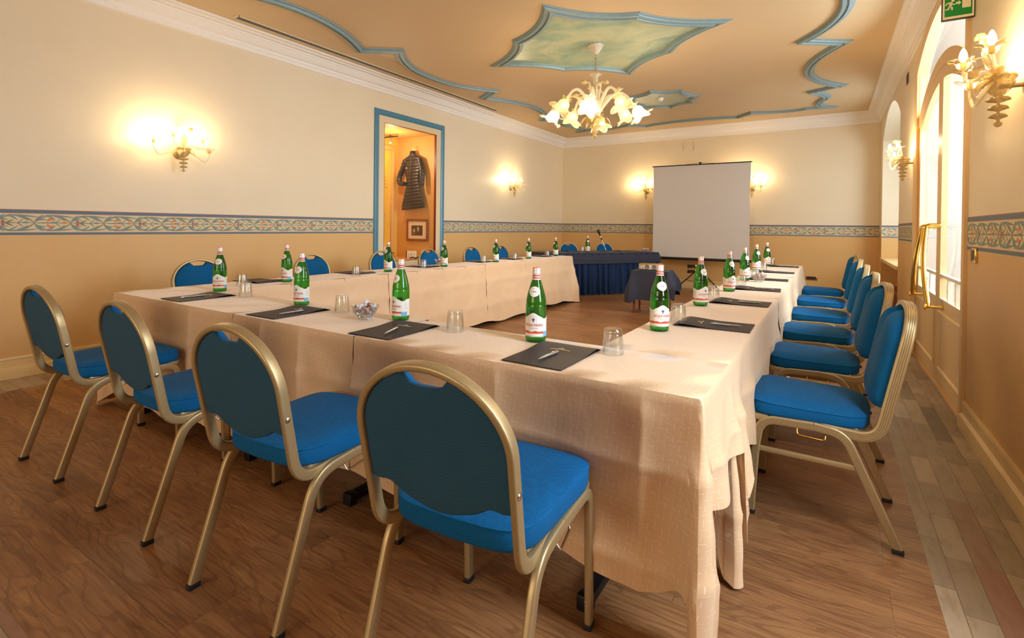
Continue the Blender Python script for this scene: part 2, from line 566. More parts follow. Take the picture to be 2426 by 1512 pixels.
class MB:
    def __init__(self):
        self.v, self.f, self.fm, self.uv = [], [], [], []
        self.has_uv = False

    def face(self, idx, m=0, uv=None):
        self.f.append(tuple(idx))
        self.fm.append(m)
        self.uv.append(uv)
        if uv:
            self.has_uv = True

    def box(self, x0, x1, y0, y1, z0, z1, m=0, bevel=0.0, xf=None):
        bm = bmesh.new()
        bmesh.ops.create_cube(bm, size=1)
        for v in bm.verts:
            v.co = Vector(((x0 + x1) / 2 + v.co.x * (x1 - x0), (y0 + y1) / 2 + v.co.y * (y1 - y0), (z0 + z1) / 2 + v.co.z * (z1 - z0)))
        if bevel > 0:
            bmesh.ops.bevel(bm, geom=bm.edges[:], offset=bevel, segments=2, affect='EDGES', profile=0.6)
        self.addbm(bm, m, xf)
        return self

    def addbm(self, bm, m=0, xf=None):
        b = len(self.v)
        bm.verts.index_update()
        for v in bm.verts:
            self.v.append(tuple(xf @ v.co) if xf is not None else tuple(v.co))
        for f in bm.faces:
            self.face([b + v.index for v in f.verts], m)
        bm.free()

    def grid(self, P, m=0, cu=False, cv=False, UV=None, flip=False):
        nu, nv = len(P), len(P[0])
        b = len(self.v)
        for r in P:
            for p in r:
                self.v.append(tuple(p))
        for i in range(nu if cu else nu - 1):
            for j in range(nv if cv else nv - 1):
                i2, j2 = (i + 1) % nu, (j + 1) % nv
                q = [(i, j), (i2, j), (i2, j2), (i, j2)]
                if flip:
                    q = q[::-1]
                self.face([b + a * nv + c for a, c in q], m, [UV[a][c] for a, c in q] if UV else None)
        return b

    def lathe(self, prof, n=24, m=0, org=(0, 0, 0), xf=None, ripple=None, caps=True):
        P = []
        for k, (r, z) in enumerate(prof):
            row = []
            for i in range(n):
                a = 2 * pi * i / n
                rr, zz = r, z
                if ripple:
                    rr, zz = ripple(r, z, a, k)
                p = Vector((rr * cos(a), rr * sin(a), zz))
                if xf is not None:
                    p = xf @ p
                row.append((p.x + org[0], p.y + org[1], p.z + org[2]))
            P.append(row)
        b = self.grid(P, m, cv=True, flip=True)
        if caps:
            if prof[0][0] > 1e-5:
                self.face([b + i for i in range(n)][::-1], m)
            if prof[-1][0] > 1e-5:
                e = b + (len(prof) - 1) * n
                self.face([e + i for i in range(n)], m)
        return self

    def tube(self, pts, r, n=8, m=0, caps=True, closed=False):
        pts = [Vector(p) for p in pts]
        rs = r if isinstance(r, (list, tuple)) else [r] * len(pts)
        prof = [[(cos(2 * pi * k / n) * rr, sin(2 * pi * k / n) * rr) for k in range(n)] for rr in rs]
        return self.sweep(pts, prof, m=m, closed=closed, caps=caps)

    def sweep(self, pts, prof, up=None, m=0, closed=False, caps=True):
        """sweep a closed cross section (list of (a,b)) along pts; a is along 'side', b along 'binormal' = up"""
        pts = [Vector(p) for p in pts]
        n = len(pts)
        multi = isinstance(prof[0][0], (list, tuple))
        tans = []
        for i in range(n):
            if closed:
                a = (pts[i] - pts[i - 1]).normalized()
                c = (pts[(i + 1) % n] - pts[i]).normalized()
            else:
                a = (pts[i] - pts[max(i - 1, 0)])
                c = (pts[min(i + 1, n - 1)] - pts[i])
                a = a.normalized() if a.length > 1e-9 else c.normalized()
                c = c.normalized() if c.length > 1e-9 else a
            t = (a + c)
            if t.length < 1e-6:
                t = c
            tans.append((t.normalized(), a, c))
        t0 = tans[0][0]
        u = Vector(up) if up is not None else (Vector((0, 0, 1)) if abs(t0.z) < 0.9 else Vector((1, 0, 0)))
        b = (u - t0 * u.dot(t0)).normalized()
        rows = []
        for i in range(n):
            t, a, c = tans[i]
            if i:
                b = (b - t * b.dot(t))
                b = b.normalized()
            s = t.cross(b)
            cs = max(0.35, sqrt(max(0.0, (1 + a.dot(c)) / 2)))
            # mitre: stretch in the bend plane
            bend = (c - a)
            pr = prof[i] if multi else prof
            row = []
            for (x, y) in pr:
                off = s * x + b * y
                if bend.length > 0.15:
                    k = bend.normalized()
                    off = off + k * off.dot(k) * (1 / cs - 1)
                row.append(pts[i] + off)
            rows.append(row)
        base = self.grid(rows, m, cu=closed, cv=True)
        if caps and not closed:
            k = len(rows[0])
            self.face([base + j for j in range(k)], m)
            self.face([base + (n - 1) * k + j for j in range(k)][::-1], m)
        return self

    def poly(self, pts, m=0, holes=()):
        """flat polygon, possibly with holes, from 3D points"""
        loops = [[Vector(p) for p in pts]] + [[Vector(p) for p in h] for h in holes]
        tris = tessellate_polygon(loops)
        b = len(self.v)
        for l in loops:
            for p in l:
                self.v.append(tuple(p))
        for t in tris:
            self.face([b + i for i in t], m)
        return self

    def prism(self, pts2, z0, z1, m=0, xf=None):
        """extrude a 2D outline between z0 and z1"""
        n = len(pts2)
        b = len(self.v)
        for z in (z0, z1):
            for x, y in pts2:
                p = Vector((x, y, z))
                if xf is not None:
                    p = xf @ p
                self.v.append(tuple(p))
        tris = tessellate_polygon([[Vector((x, y, 0)) for x, y in pts2]])
        for t in tris:
            self.face([b + i for i in t][::-1], m)
            self.face([b + n + i for i in t], m)
        for i in range(n):
            j = (i + 1) % n
            self.face([b + i, b + j, b + n + j, b + n + i], m)
        return self

    def build(self, name, mats, parent=None, smooth=35, recalc=True, merge=True):
        if not isinstance(mats, (list, tuple)):
            mats = [mats]
        me = bpy.data.meshes.new(name)
        me.from_pydata(self.v, [], self.f)
        for mm in mats:
            me.materials.append(mm)
        me.polygons.foreach_set('material_index', self.fm)
        if self.has_uv:
            uvl = me.uv_layers.new(name='UVMap')
            li = 0
            for f, uv in zip(self.f, self.uv):
                for k in range(len(f)):
                    uvl.data[li].uv = uv[k] if uv else (0, 0)
                    li += 1
        if recalc:
            bm = bmesh.new()
            bm.from_mesh(me)
            if merge:
                bmesh.ops.remove_doubles(bm, verts=bm.verts[:], dist=1e-6)
            bmesh.ops.recalc_face_normals(bm, faces=bm.faces[:])
            bm.to_mesh(me)
            bm.free()
        if smooth:
            me.polygons.foreach_set('use_smooth', [True] * len(me.polygons))
            me.set_sharp_from_angle(angle=radians(smooth))
        me.update()
        o = bpy.data.objects.new(name, me)
        COL.objects.link(o)
        if parent is not None:
            o.parent = parent
        return o


def rrect(w, h, r=0.004, n=2):
    pts = []
    for cx, cy, a0 in ((w / 2 - r, h / 2 - r, 0), (-w / 2 + r, h / 2 - r, 90), (-w / 2 + r, -h / 2 + r, 180), (w / 2 - r, -h / 2 + r, 270)):
        for k in range(n + 1):
            a = radians(a0 + 90 * k / n)
            pts.append((cx + r * cos(a), cy + r * sin(a)))
    return pts


def ribbed(w, h, side=1):
    """rounded bar whose face at x=side*w/2 carries fine ribs"""
    pts = []
    m = 5
    for k in range(m):
        y0 = -h / 2 + 0.003 + (h - 0.006) * k / m
        y1 = -h / 2 + 0.003 + (h - 0.006) * (k + 1) / m
        d = (y1 - y0)
        pts += [(w / 2, y0 + d * 0.12), (w / 2, y1 - d * 0.12), (w / 2 - 0.0018, y1 - d * 0.04)]
    pts = [(w / 2 - 0.003, -h / 2)] + pts[:-1] + [(w / 2 - 0.003, h / 2), (-w / 2 + 0.003, h / 2), (-w / 2, h / 2 - 0.003), (-w / 2, -h / 2 + 0.003), (-w / 2 + 0.003, -h / 2)]
    if side < 0:
        pts = [(-x, y) for x, y in pts][::-1]
    return pts


def fillet(pts, r, n=6):
    """round the corners of a polyline"""
    pts = [Vector(p) for p in pts]
    rs = r if isinstance(r, (list, tuple)) else [r] * len(pts)
    out = [pts[0]]
    for i in range(1, len(pts) - 1):
        a, b, c = pts[i - 1], pts[i], pts[i + 1]
        d = min(rs[i], (a - b).length * 0.49, (c - b).length * 0.49)
        p, q = b + (a - b).normalized() * d, b + (c - b).normalized() * d
        for k in range(n + 1):
            t = k / n
            out.append(p * (1 - t) ** 2 + b * 2 * t * (1 - t) + q * t * t)
    out.append(pts[-1])
    return out


def empty(name, loc=(0, 0, 0), rz=0.0):
    o = bpy.data.objects.new(name, None)
    o.empty_display_size = 0.1
    COL.objects.link(o)
    o.location = loc
    o.rotation_euler = (0, 0, rz)
    return o


def tag(o, label, cat, group=None, kind=None):
    o['label'] = label
    o['category'] = cat
    if group:
        o['group'] = group
    if kind:
        o['kind'] = kind
    return o


def struct(o, label=None, cat=None):
    o['kind'] = 'structure'
    if label:
        o['label'] = label
        o['category'] = cat
    return o


def copy_tree(o, parent=None):
    c = o.copy()
    COL.objects.link(c)
    if parent is not None:
        c.parent = parent
    for ch in KIDS.get(o.name, []):
        copy_tree(ch, c)
    return c


KIDS = {}


def register(root):
    """remember the parts of a prototype so that copying needs no scene update"""
    def rec(o):
        k = [x for x in bpy.data.objects if x.parent == o]
        KIDS[o.name] = k
        for x in k:
            rec(x)
    rec(root)


def place(root, used, loc, rz=0.0):
    """first use moves the prototype itself, later ones copy it"""
    if not used:
        used.append(1)
        o = root
    else:
        o = copy_tree(root)
    o.location = loc
    o.rotation_euler = (0, 0, rz)
    return o


def text_mesh(txt, size):
    cu = bpy.data.curves.new('lettering', 'FONT')
    cu.body = txt
    cu.size = size
    cu.align_x = 'CENTER'
    cu.resolution_u = 2
    cu.offset = size * 0.022
    ob = bpy.data.objects.new('lettering', cu)
    COL.objects.link(ob)
    dg = bpy.context.evaluated_depsgraph_get()
    me = ob.evaluated_get(dg).to_mesh()
    vs = [tuple(v.co) for v in me.vertices]
    fs = [tuple(p.vertices) for p in me.polygons]
    ob.evaluated_get(dg).to_mesh_clear()
    bpy.data.objects.remove(ob)
    bpy.data.curves.remove(cu)
    return vs, fs


# ================================================================== THE ROOM
mb = MB()
mb.box(-4.965, 0.325, 0.50, 10.42, -0.05, 0.0)
mb.build('floor', M['wood'], smooth=0)['kind'] = 'structure'
mb = MB()
mb.box(0.325, 3.2, YR, YB, -0.05, 0.0)
struct(mb.build('floor', M['stone'], smooth=0))
mb = MB()
mb.box(XL - 0.2, 0.325, YR, 0.50, -0.05, 0.0)
struct(mb.build('floor', M['stone_h'], smooth=0))
mb = MB()
mb.box(-4.965, 0.325, 10.42, YB + 0.2, -0.05, 0.0)
struct(mb.build('floor', M['stone_h'], smooth=0))
mb = MB()
mb.box(XL - 1.0, -4.965, 0.50, YB + 0.2, -0.05, 0.0)
struct(mb.build('floor', M['stone_h'], smooth=0))
mb = MB()
mb.box(XL - 0.3, XR + 0.6, YR - 0.2, YB + 0.3, ZC, ZC + 0.1)
struct(mb.build('ceiling', M['ceiling'], smooth=0))


def wall_plane(pt, u0, u1, z0, z1, holes, depth):
    """wall face with openings and their reveals; pt(u, z, d) -> 3D"""
    mb = MB()
    mb.poly([pt(u0, z0, 0), pt(u1, z0, 0), pt(u1, z1, 0), pt(u0, z1, 0)], 0, [[pt(u, z, 0) for u, z in h] for h in holes])
    for h in holes:
        n = len(h)
        for i in range(n):
            a, b = h[i], h[(i + 1) % n]
            k = len(mb.v)
            mb.v += [tuple(pt(a[0], a[1], 0)), tuple(pt(b[0], b[1], 0)), tuple(pt(b[0], b[1], depth)), tuple(pt(a[0], a[1], depth))]
            mb.face([k, k + 1, k + 2, k + 3])
    # back of the wall, so that no light leaks through
    mb.poly([pt(u0, z0, depth), pt(u1, z0, depth), pt(u1, z1, depth), pt(u0, z1, depth)], 0, [[pt(u, z, depth) for u, z in h] for h in holes])
    return mb


def arch(u0, u1, z0, zs, za, n=24):
    """opening outline with a segmental arch: spring height zs, apex za"""
    c = (u0 + u1) / 2
    hw = (u1 - u0) / 2
    r = za - zs
    R = (hw * hw + r * r) / (2 * r)
    zc = za - R
    a0 = math.asin(hw / R)
    pts = [(u0, z0), (u1, z0)]
    for i in range(n + 1):
        a = a0 - 2 * a0 * i / n
        pts.append((c + R * sin(a), zc + R * cos(a)))
    return pts


def arc_pts(u0, u1, zs, za, n=24):
    return arch(u0, u1, 0, zs, za, n)[2:]


NY0, NY1, NZ0, NZ1 = 5.12, 6.245, 0.70, 2.692     # showcase opening in the left wall
DY0, DY1 = 4.28, 6.44                                # door opening
WY0, WY1 = 7.97, 10.40                               # window recess

mb = wall_plane(lambda u, z, d: Vector((XL - d, u, z)), YR, YB, 0, ZC, [[(NY0, NZ0), (NY1, NZ0), (NY1, NZ1), (NY0, NZ1)]], 0.03)
struct(mb.build('wall_left', M['wall'], smooth=0))
mb = MB()
mb.box(XL - 0.2, XR + 0.6, YB, YB + 0.2, 0, ZC)
struct(mb.build('wall_back', M['wall'], smooth=0))
holes_r = [arch(DY0, DY1, 0.002, 2.80, 3.04), arch(WY0, WY1, 0.02, 2.72, 3.08), arch(1.08, 1.82, 0.55, 2.75, 2.95)]
mb = wall_plane(lambda u, z, d: Vector((XR + d, u, z)), YR, YB, 0, ZC, holes_r, 0.42)
struct(mb.build('wall_right', M['wall'], smooth=0))
mb = wall_plane(lambda u, z, d: Vector((u, YR - d, z)), XL, XR, 0, ZC, [[(-4.2, 0.6), (-0.6, 0.6), (-0.6, 2.7), (-4.2, 2.7)]], 0.3)
struct(mb.build('wall_rear', M['wall'], smooth=0))

# cornice: stepped profile carried round the room
prof = [(0, 0), (0.0, -0.197), (0.018, -0.197), (0.022, -0.160), (0.032, -0.155), (0.036, -0.128), (0.060, -0.118), (0.085, -0.085),
        (0.098, -0.060), (0.108, -0.058), (0.112, -0.044), (0.150, -0.036), (0.156, -0.024), (0.190, -0.018), (0.198, -0.006), (0.198, 0.0)]


def run_profile(corners, prof, inward, z, closed=False):
    """profile (offset inwards, dz) along straight wall runs with mitred corners"""
    n = len(corners)
    rows = []
    for i in range(n):
        p = Vector(corners[i])
        rows.append([(p.x + inward[i][0] * o, p.y + inward[i][1] * o, z + dz) for o, dz in prof])
    mb = MB()
    mb.grid(rows, 0, cu=closed)
    return mb


mb = run_profile([(XL, YR), (XL, YB), (XR, YB), (XR, YR)], prof, [(1, 1), (1, -1), (-1, -1), (-1, 1)], ZC, True)
struct(mb.build('trim_1', M['cornice'], smooth=20))

# baseboards
bp = [(0, 0.165), (0.012, 0.165), (0.016, 0.150), (0.012, 0.140), (0.012, 0.090), (0.030, 0.080), (0.034, 0.060), (0.034, 0.0)]


def baseboard(name, a, b, nx, ny, m='baseboard'):
    mb = MB()
    rows = []
    for p in (a, b):
        rows.append([(p[0] + nx * o, p[1] + ny * o, z) for o, z in bp])
    mb.grid(rows)
    for p in (a, b):
        mb.poly([(p[0] + nx * o, p[1] + ny * o, z) for o, z in bp + [(0, 0)]])
    return struct(mb.build(name, M[m], smooth=20))


baseboard('baseboard_left', (XL, YR), (XL, 4.93), 1, 0)
baseboard('baseboard_left', (XL, 6.44), (XL, YB), 1, 0)
baseboard('baseboard_back', (XL, YB), (XR, YB), 0, -1)
baseboard('baseboard_right', (XR, YR), (XR, 4.20), -1, 0)
baseboard('baseboard_right', (XR, 6.52), (XR, WY0), -1, 0)

# ------------------------------------------------------------------ painted wallpaper border
zc_b = (ZT + ZB) / 2
LC = 0.2285


def leaf_shape(mb, pt, pts, w, m, lift, n=7):
    """tapered brush stroke through 3 control points"""
    a, b, c = [Vector((p[0], p[1], 0)) for p in pts]
    L, R = [], []
    for i in range(n + 1):
        t = i / n
        p = a * (1 - t) ** 2 + b * 2 * t * (1 - t) + c * t * t
        d = (b - a) * (1 - t) + (c - b) * t
        d.normalize()
        nn = Vector((-d.y, d.x, 0))
        ww = w * (sin(pi * min(1, (t * 0.93 + 0.05))) ** 0.8) + 0.0004
        L.append(p + nn * ww)
        R.append(p - nn * ww)
    rows = [[pt(q.x, q.y, lift) for q in L], [pt(q.x, q.y, lift) for q in R]]
    mb.grid(rows, m)


def motif(mb, pt, x0, L, kind):
    def S(pts, w, m, lift=0.0009):
        leaf_shape(mb, pt, [(x0 + p[0] * L, p[1]) for p in pts], w * 1.3, m, lift)
    for s in (1, -1):
        S([(-0.02, 0), (0.30, 0.085 * s), (0.62, 0.052 * s)], 0.0048, 3)
        S([(0.45, 0.060 * s), (0.80, 0.055 * s), (1.02, -0.004 * s)], 0.0042, 4, 0.0011)
        S([(0.30, 0.060 * s), (0.65, 0.062 * s), (1.12, 0.047 * s)], 0.0050, 3, 0.0013)
        S([(0.0, 0.006 * s), (0.08, 0.045 * s), (0.25, 0.066 * s)], 0.0048, 3, 0.0012)
        S([(0.02, 0.010 * s), (0.18, 0.040 * s), (0.33, 0.024 * s)], 0.0044, 3, 0.0010)
        S([(0.30, 0.056 * s), (0.48, 0.050 * s), (0.56, 0.022 * s)], 0.0040, 3, 0.0012)
        S([(0.55, 0.052 * s), (0.74, 0.046 * s), (0.84, 0.016 * s)], 0.0040, 3, 0.0014)
        S([(0.55, 0.0), (0.63, 0.012 * s), (0.72, 0.032 * s)], 0.0028, 3, 0.0011)
    S([(0.02, 0.0), (0.3, 0.002), (0.6, 0.0)], 0.0030, 4, 0.0012)
    S([(0.55, 0.0), (0.75, 0.001), (0.98, 0.0)], 0.0022, 4, 0.0012)
    if kind == 0:
        for s in (1, -1):
            S([(0.34, 0.010 * s), (0.40, 0.045 * s), (0.56, 0.020 * s)], 0.0075, 5, 0.0016)
        S([(0.74, 0.0), (0.82, 0.006), (0.90, 0.0)], 0.0070, 5, 0.0016)
        S([(0.40, 0.0), (0.50, 0.008), (0.66, 0.0)], 0.0060, 3, 0.0015)
    else:
        for s in (1, -1):
            S([(0.16, 0.006 * s), (0.20, 0.018 * s), (0.25, 0.008 * s)], 0.0060, 6, 0.0016)
            S([(0.25, 0.0), (0.34, 0.010 * s), (0.47, 0.026 * s)], 0.0042, 4, 0.0014)
        S([(0.68, 0.0), (0.76, 0.007), (0.88, 0.0)], 0.0055, 3, 0.0015)


def border(name, pt, u0, u1, start):
    """pt(u, dz, lift) -> 3D ; dz relative to the middle of the band"""
    mb = MB()
    h = (ZT - ZB) / 2

    def strip(z0, z1, m, lift):
        k = len(mb.v)
        mb.v += [tuple(pt(u0, z0, lift)), tuple(pt(u1, z0, lift)), tuple(pt(u1, z1, lift)), tuple(pt(u0, z1, lift))]
        mb.face([k, k + 1, k + 2, k + 3], m)
    strip(-h, h, 0, 0.0004)
    strip(h - 0.026, h - 0.003, 1, 0.0007)
    strip(h - 0.0032, h + 0.002, 2, 0.0009)
    strip(h - 0.0300, h - 0.0262, 2, 0.0009)
    strip(-h, -h + 0.018, 1, 0.0007)
    strip(-h + 0.018, -h + 0.0215, 2, 0.0009)
    i = math.floor((u0 - start) / LC)
    while True:
        x = start + i * LC
        if x >= u1:
            break
        if x + LC > u0:
            motif(mb, lambda u, z, l: pt(max(u0, min(u, u1)), z - 0.004, l), x, LC, i % 2)
        i += 1
    return struct(mb.build(name, [M['band_bg'], M['band_blue'], M['band_red'], M['leaf'], M['leaf_dark'], M['petal'], M['berry']], smooth=0, merge=False))


def pt_left(u, z, l):
    return (XL + l, u, zc_b + z)


def pt_back(u, z, l):
    return (u, YB - l, zc_b + z)


def pt_right(u, z, l):
    return (XR - l, -u, zc_b + z)


border('trim_2', pt_left, YR, 4.93, 1.388 - 20 * LC)
border('trim_3', pt_left, 6.435, YB, 6.435)
border('trim_4', pt_back, XL, XR, XL + 0.02)
border('trim_5', pt_right, -DY0 + 0.075, -1.86, -DY0 + 0.075)
border('trim_6', pt_right, -WY0, -6.60, -WY0)
border('trim_7', lambda u, z, l: (u, WY1 - l, zc_b + z), XR, XR + 0.42, XR)

# ------------------------------------------------------------------ ceiling mouldings


def ribbon(mb, pts, prof, z, closed=True, m=0):
    """carry a profile (offset, dz) along a flat polyline with mitred corners"""
    pts = [Vector((p[0], p[1])) for p in pts]
    n = len(pts)
    rows = []
    for i in range(n):
        a = pts[i] - pts[i - 1] if (closed or i) else pts[1] - pts[0]
        b = pts[(i + 1) % n] - pts[i] if (closed or i < n - 1) else a
        a, b = a.normalized(), b.normalized()
        na, nb = Vector((-a.y, a.x)), Vector((-b.y, b.x))
        mm = na + nb
        if mm.length < 0.05:
            mm = na
        mm.normalize()
        k = 1 / max(0.20, mm.dot(na))
        rows.append([(pts[i].x + mm.x * o * k, pts[i].y + mm.y * o * k, z + dz) for o, dz in prof])
    mb.grid(rows, m, cu=closed)


def bez(a, c, b, n=10):
    return [(a[0] * (1 - t) ** 2 + c[0] * 2 * t * (1 - t) + b[0] * t * t, a[1] * (1 - t) ** 2 + c[1] * 2 * t * (1 - t) + b[1] * t * t) for t in [i / n for i in range(n)]]


def thru(a, m, b, n=10):
    c = (2 * m[0] - (a[0] + b[0]) / 2, 2 * m[1] - (a[1] + b[1]) / 2)
    return bez(a, c, b, n)


CX, CY = -2.31, 5.36
q = []
q += thru((2.42, 0.0), (2.34, 0.52), (2.04, 1.00), 8)          # belly at the middle of the long side
q += [(2.04, 1.00)]
q += thru((2.42, 1.26), (2.05, 2.28), (2.42, 3.20), 16)        # inward scallop
q += [(2.42, 3.20)]
q += thru((2.06, 3.40), (2.24, 3.76), (2.19, 4.00), 6)
q += thru((2.19, 4.00), (2.14, 4.36), (2.26, 4.60), 6)
q += [(2.26, 4.60)]
q += thru((1.95, 4.56), (1.60, 4.62), (1.12, 4.44), 8)
q += [(1.12, 4.44)]
q += thru((0.86, 4.72), (0.45, 4.60), (0.0, 4.56), 8)
loop = list(q) + [(-x, y) for x, y in [(0.0, 4.56)] + q[::-1]][1:]
loop = loop[:-1]
full = [(x, y) for x, y in loop]
full = full + [(-2.42, 0.0)] + [(x, -y) for x, y in loop[::-1]][:-1]
mprof = [(-0.062, 0), (-0.060, -0.012), (-0.045, -0.016), (-0.040, -0.028), (-0.012, -0.034), (-0.008, -0.022), (0.008, -0.022),
         (0.014, -0.040), (0.040, -0.040), (0.046, -0.018), (0.060, -0.014), (0.062, 0)]
mb = MB()
ribbon(mb, [(CX + x, CY + y) for x, y in full], mprof, ZC)
struct(mb.build('trim_8', M['blue_mould'], smooth=25))


def star(cx, cy, ext, mid, sag, z, w, name1, name2):
    """panel with four points and four shoulders joined by inward arcs"""
    (ax, ay) = ext
    (mx, my) = mid
    V = [(0, -ay), (mx, -my), (ax, 0), (mx, my), (0, ay), (-mx, my), (-ax, 0), (-mx, -my)]
    out = []
    for i in range(8):
        a, b = V[i], V[(i + 1) % 8]
        m = ((a[0] + b[0]) / 2, (a[1] + b[1]) / 2)
        L = sqrt(m[0] ** 2 + m[1] ** 2)
        m = (m[0] - m[0] / L * sag, m[1] - m[1] / L * sag)
        arc_ = thru(a, m, b, 10)
        # keep the mitre at the sharp points clean
        out += [q_ for k_, q_ in enumerate(arc_) if k_ not in ((1,) if i % 2 == 0 else (9,))]
    pts = [(cx + x, cy + y) for x, y in out]
    mb = MB()
    s = w / 0.12
    ribbon(mb, pts, [(o * s + 0.05 * s, dz * (0.6 + 0.4 * s)) for o, dz in mprof], z)
    struct(mb.build(name1, M['blue_mould'], smooth=25))
    mb = MB()
    mb.poly([(x, y, z - 0.004) for x, y in pts])
    struct(mb.build(name2, M['marbled'], smooth=0))


star(-2.285, 5.365, (1.425, 1.215), (0.712, 0.612), 0.10, ZC, 0.12, 'trim_9', 'trim_10')


def star8(cx, cy, z):
    V = [(0.0, -0.60), (0.42, -0.42), (0.60, 0.05), (0.42, 0.46), (0.0, 0.64), (-0.42, 0.46), (-0.58, 0.02), (-0.42, -0.42)]
    out = []
    for i in range(8):
        a, b = V[i], V[(i + 1) % 8]
        m = ((a[0] + b[0]) / 2 * 0.86, (a[1] + b[1]) / 2 * 0.86)
        out += thru(a, m, b, 8)
    pts = [(cx + x, cy + y) for x, y in out]
    mb = MB()
    ribbon(mb, pts, [(o * 0.6 + 0.03, dz * 0.8) for o, dz in mprof], z)
    struct(mb.build('trim_11', M['blue_mould'], smooth=25))
    mb = MB()
    mb.poly([(x, y, z - 0.004) for x, y in pts])
    struct(mb.build('trim_12', M['marbled'], smooth=0))


star8(-2.31, 8.12, ZC)

mb = MB()
mb.lathe([(0.0, -0.045), (0.03, -0.045), (0.045, -0.03), (0.05, -0.012), (0.055, 0.0)], 24, 0, (-2.31, 8.06, ZC - 0.004))
tag(mb.build('smoke_detector', M['smoke_white']), 'small round white smoke detector in the middle of the small painted ceiling star', 'smoke detector')

# ceiling air slot
vt = empty('ceiling_vent', (-5.06, 5.15, ZC))
tag(vt, 'long narrow slotted air grille in the ceiling beside the left cornice', 'vent')
mb = MB()
mb.box(-0.045, 0.045, -2.33, 2.33, -0.004, 0.0)
mb.build('backing', M['vent_dark'], vt, 0)
mb = MB()
for x in (-0.043, 0.043):
    mb.box(x - 0.006, x + 0.006, -2.34, 2.34, -0.010, 0.0, bevel=0.001)
for y in (-2.34, 2.34):
    mb.box(-0.049, 0.049, y - 0.012, y + 0.012, -0.010, 0.0, bevel=0.001)
mb.build('frame', M['cream'], vt, 0)
mb = MB()
for x in (-0.020, 0.0, 0.020):
    mb.box(x - 0.0035, x + 0.0035, -2.33, 2.33, -0.009, -0.003)
mb.build('slat', M['grey_plastic'], vt, 0)

# ------------------------------------------------------------------ double door in the right wall
door = empty('door_1', (XR, (DY0 + DY1) / 2, 0))
struct(door)
door['label'] = 'cream double door with glass upper leaves and brass pull handles'
YC = (DY0 + DY1) / 2


def P3(u, z, d):      # local to the door empty
    return Vector((d, u - YC, z))


def plate(mb, outline, holes, d0, d1, m=0):
    """board between depths d0 and d1, outline and holes given as (y, z)"""
    for d in (d0, d1):
        mb.poly([P3(u, z, d) for u, z in outline], m, [[P3(u, z, d) for u, z in h] for h in holes])
    for l in [outline] + list(holes):
        n = len(l)
        for i in range(n):
            a, b = l[i], l[(i + 1) % n]
            k = len(mb.v)
            mb.v += [tuple(P3(a[0], a[1], d0)), tuple(P3(b[0], b[1], d0)), tuple(P3(b[0], b[1], d1)), tuple(P3(a[0], a[1], d1))]
            mb.face([k, k + 1, k + 2, k + 3], m)


# casing on the wall face
o1 = arch(DY0 - 0.07, DY1 + 0.07, 0.0, 2.83, 3.09)
i1 = arch(DY0 + 0.005, DY1 - 0.005, 0.0, 2.796, 3.030)
mb = MB()
ring = []
cas = [(0.0, 0.0), (0.0, -0.018), (0.25, -0.026), (0.75, -0.020), (1.0, -0.012), (1.0, 0.07)]
na = len(o1)
rows = []
for i in list(range(1, na)) + [0]:
    (uo, zo), (ui, zi) = o1[i], i1[i]
    rows.append([P3(uo + (ui - uo) * t, zo + (zi - zo) * t, d) for t, d in cas])
mb.grid(rows)
mb.build('casing', M['casing'], door, 25)
mb = MB()
mb.grid([[P3(u, z, d) for d in (0.07, 0.25, 0.43)] for (u, z) in [i1[k] for k in list(range(1, na)) + [0]]])
mb.build('jamb_lining', M['exterior'], door, 25)
# inner gold edge strip of the jambs
mb = MB()
for y in (DY0, DY1):
    s = 1 if y == DY0 else -1
    mb.box(0.002, 0.012, min(y - YC, y - YC + 0.006 * s), max(y - YC, y - YC + 0.006 * s), 0.0, 2.79)
mb.build('edge_strip', M['gold_edge'], door, 0)
# transom frame: band following the door head, glass crescent above it
zs_b, za_b = 2.36, 2.65
band_up = arc_pts(DY0 + 0.006, DY1 - 0.006, zs_b, za_b)
band_lo = arc_pts(DY0 + 0.006, DY1 - 0.006, zs_b - 0.09, za_b - 0.10)
mb = MB()
plate(mb, band_up + band_lo[::-1], [], 0.008, 0.060)
mb.build('transom_bar', M['casing'], door, 0)
mb = MB()
cres = arc_pts(DY0 + 0.006, DY1 - 0.006, 2.79, 3.025) + band_up[::-1]
mb.poly([P3(u, z, 0.035) for u, z in cres])
mb.build('transom_glass', M['pane'], door, 0)
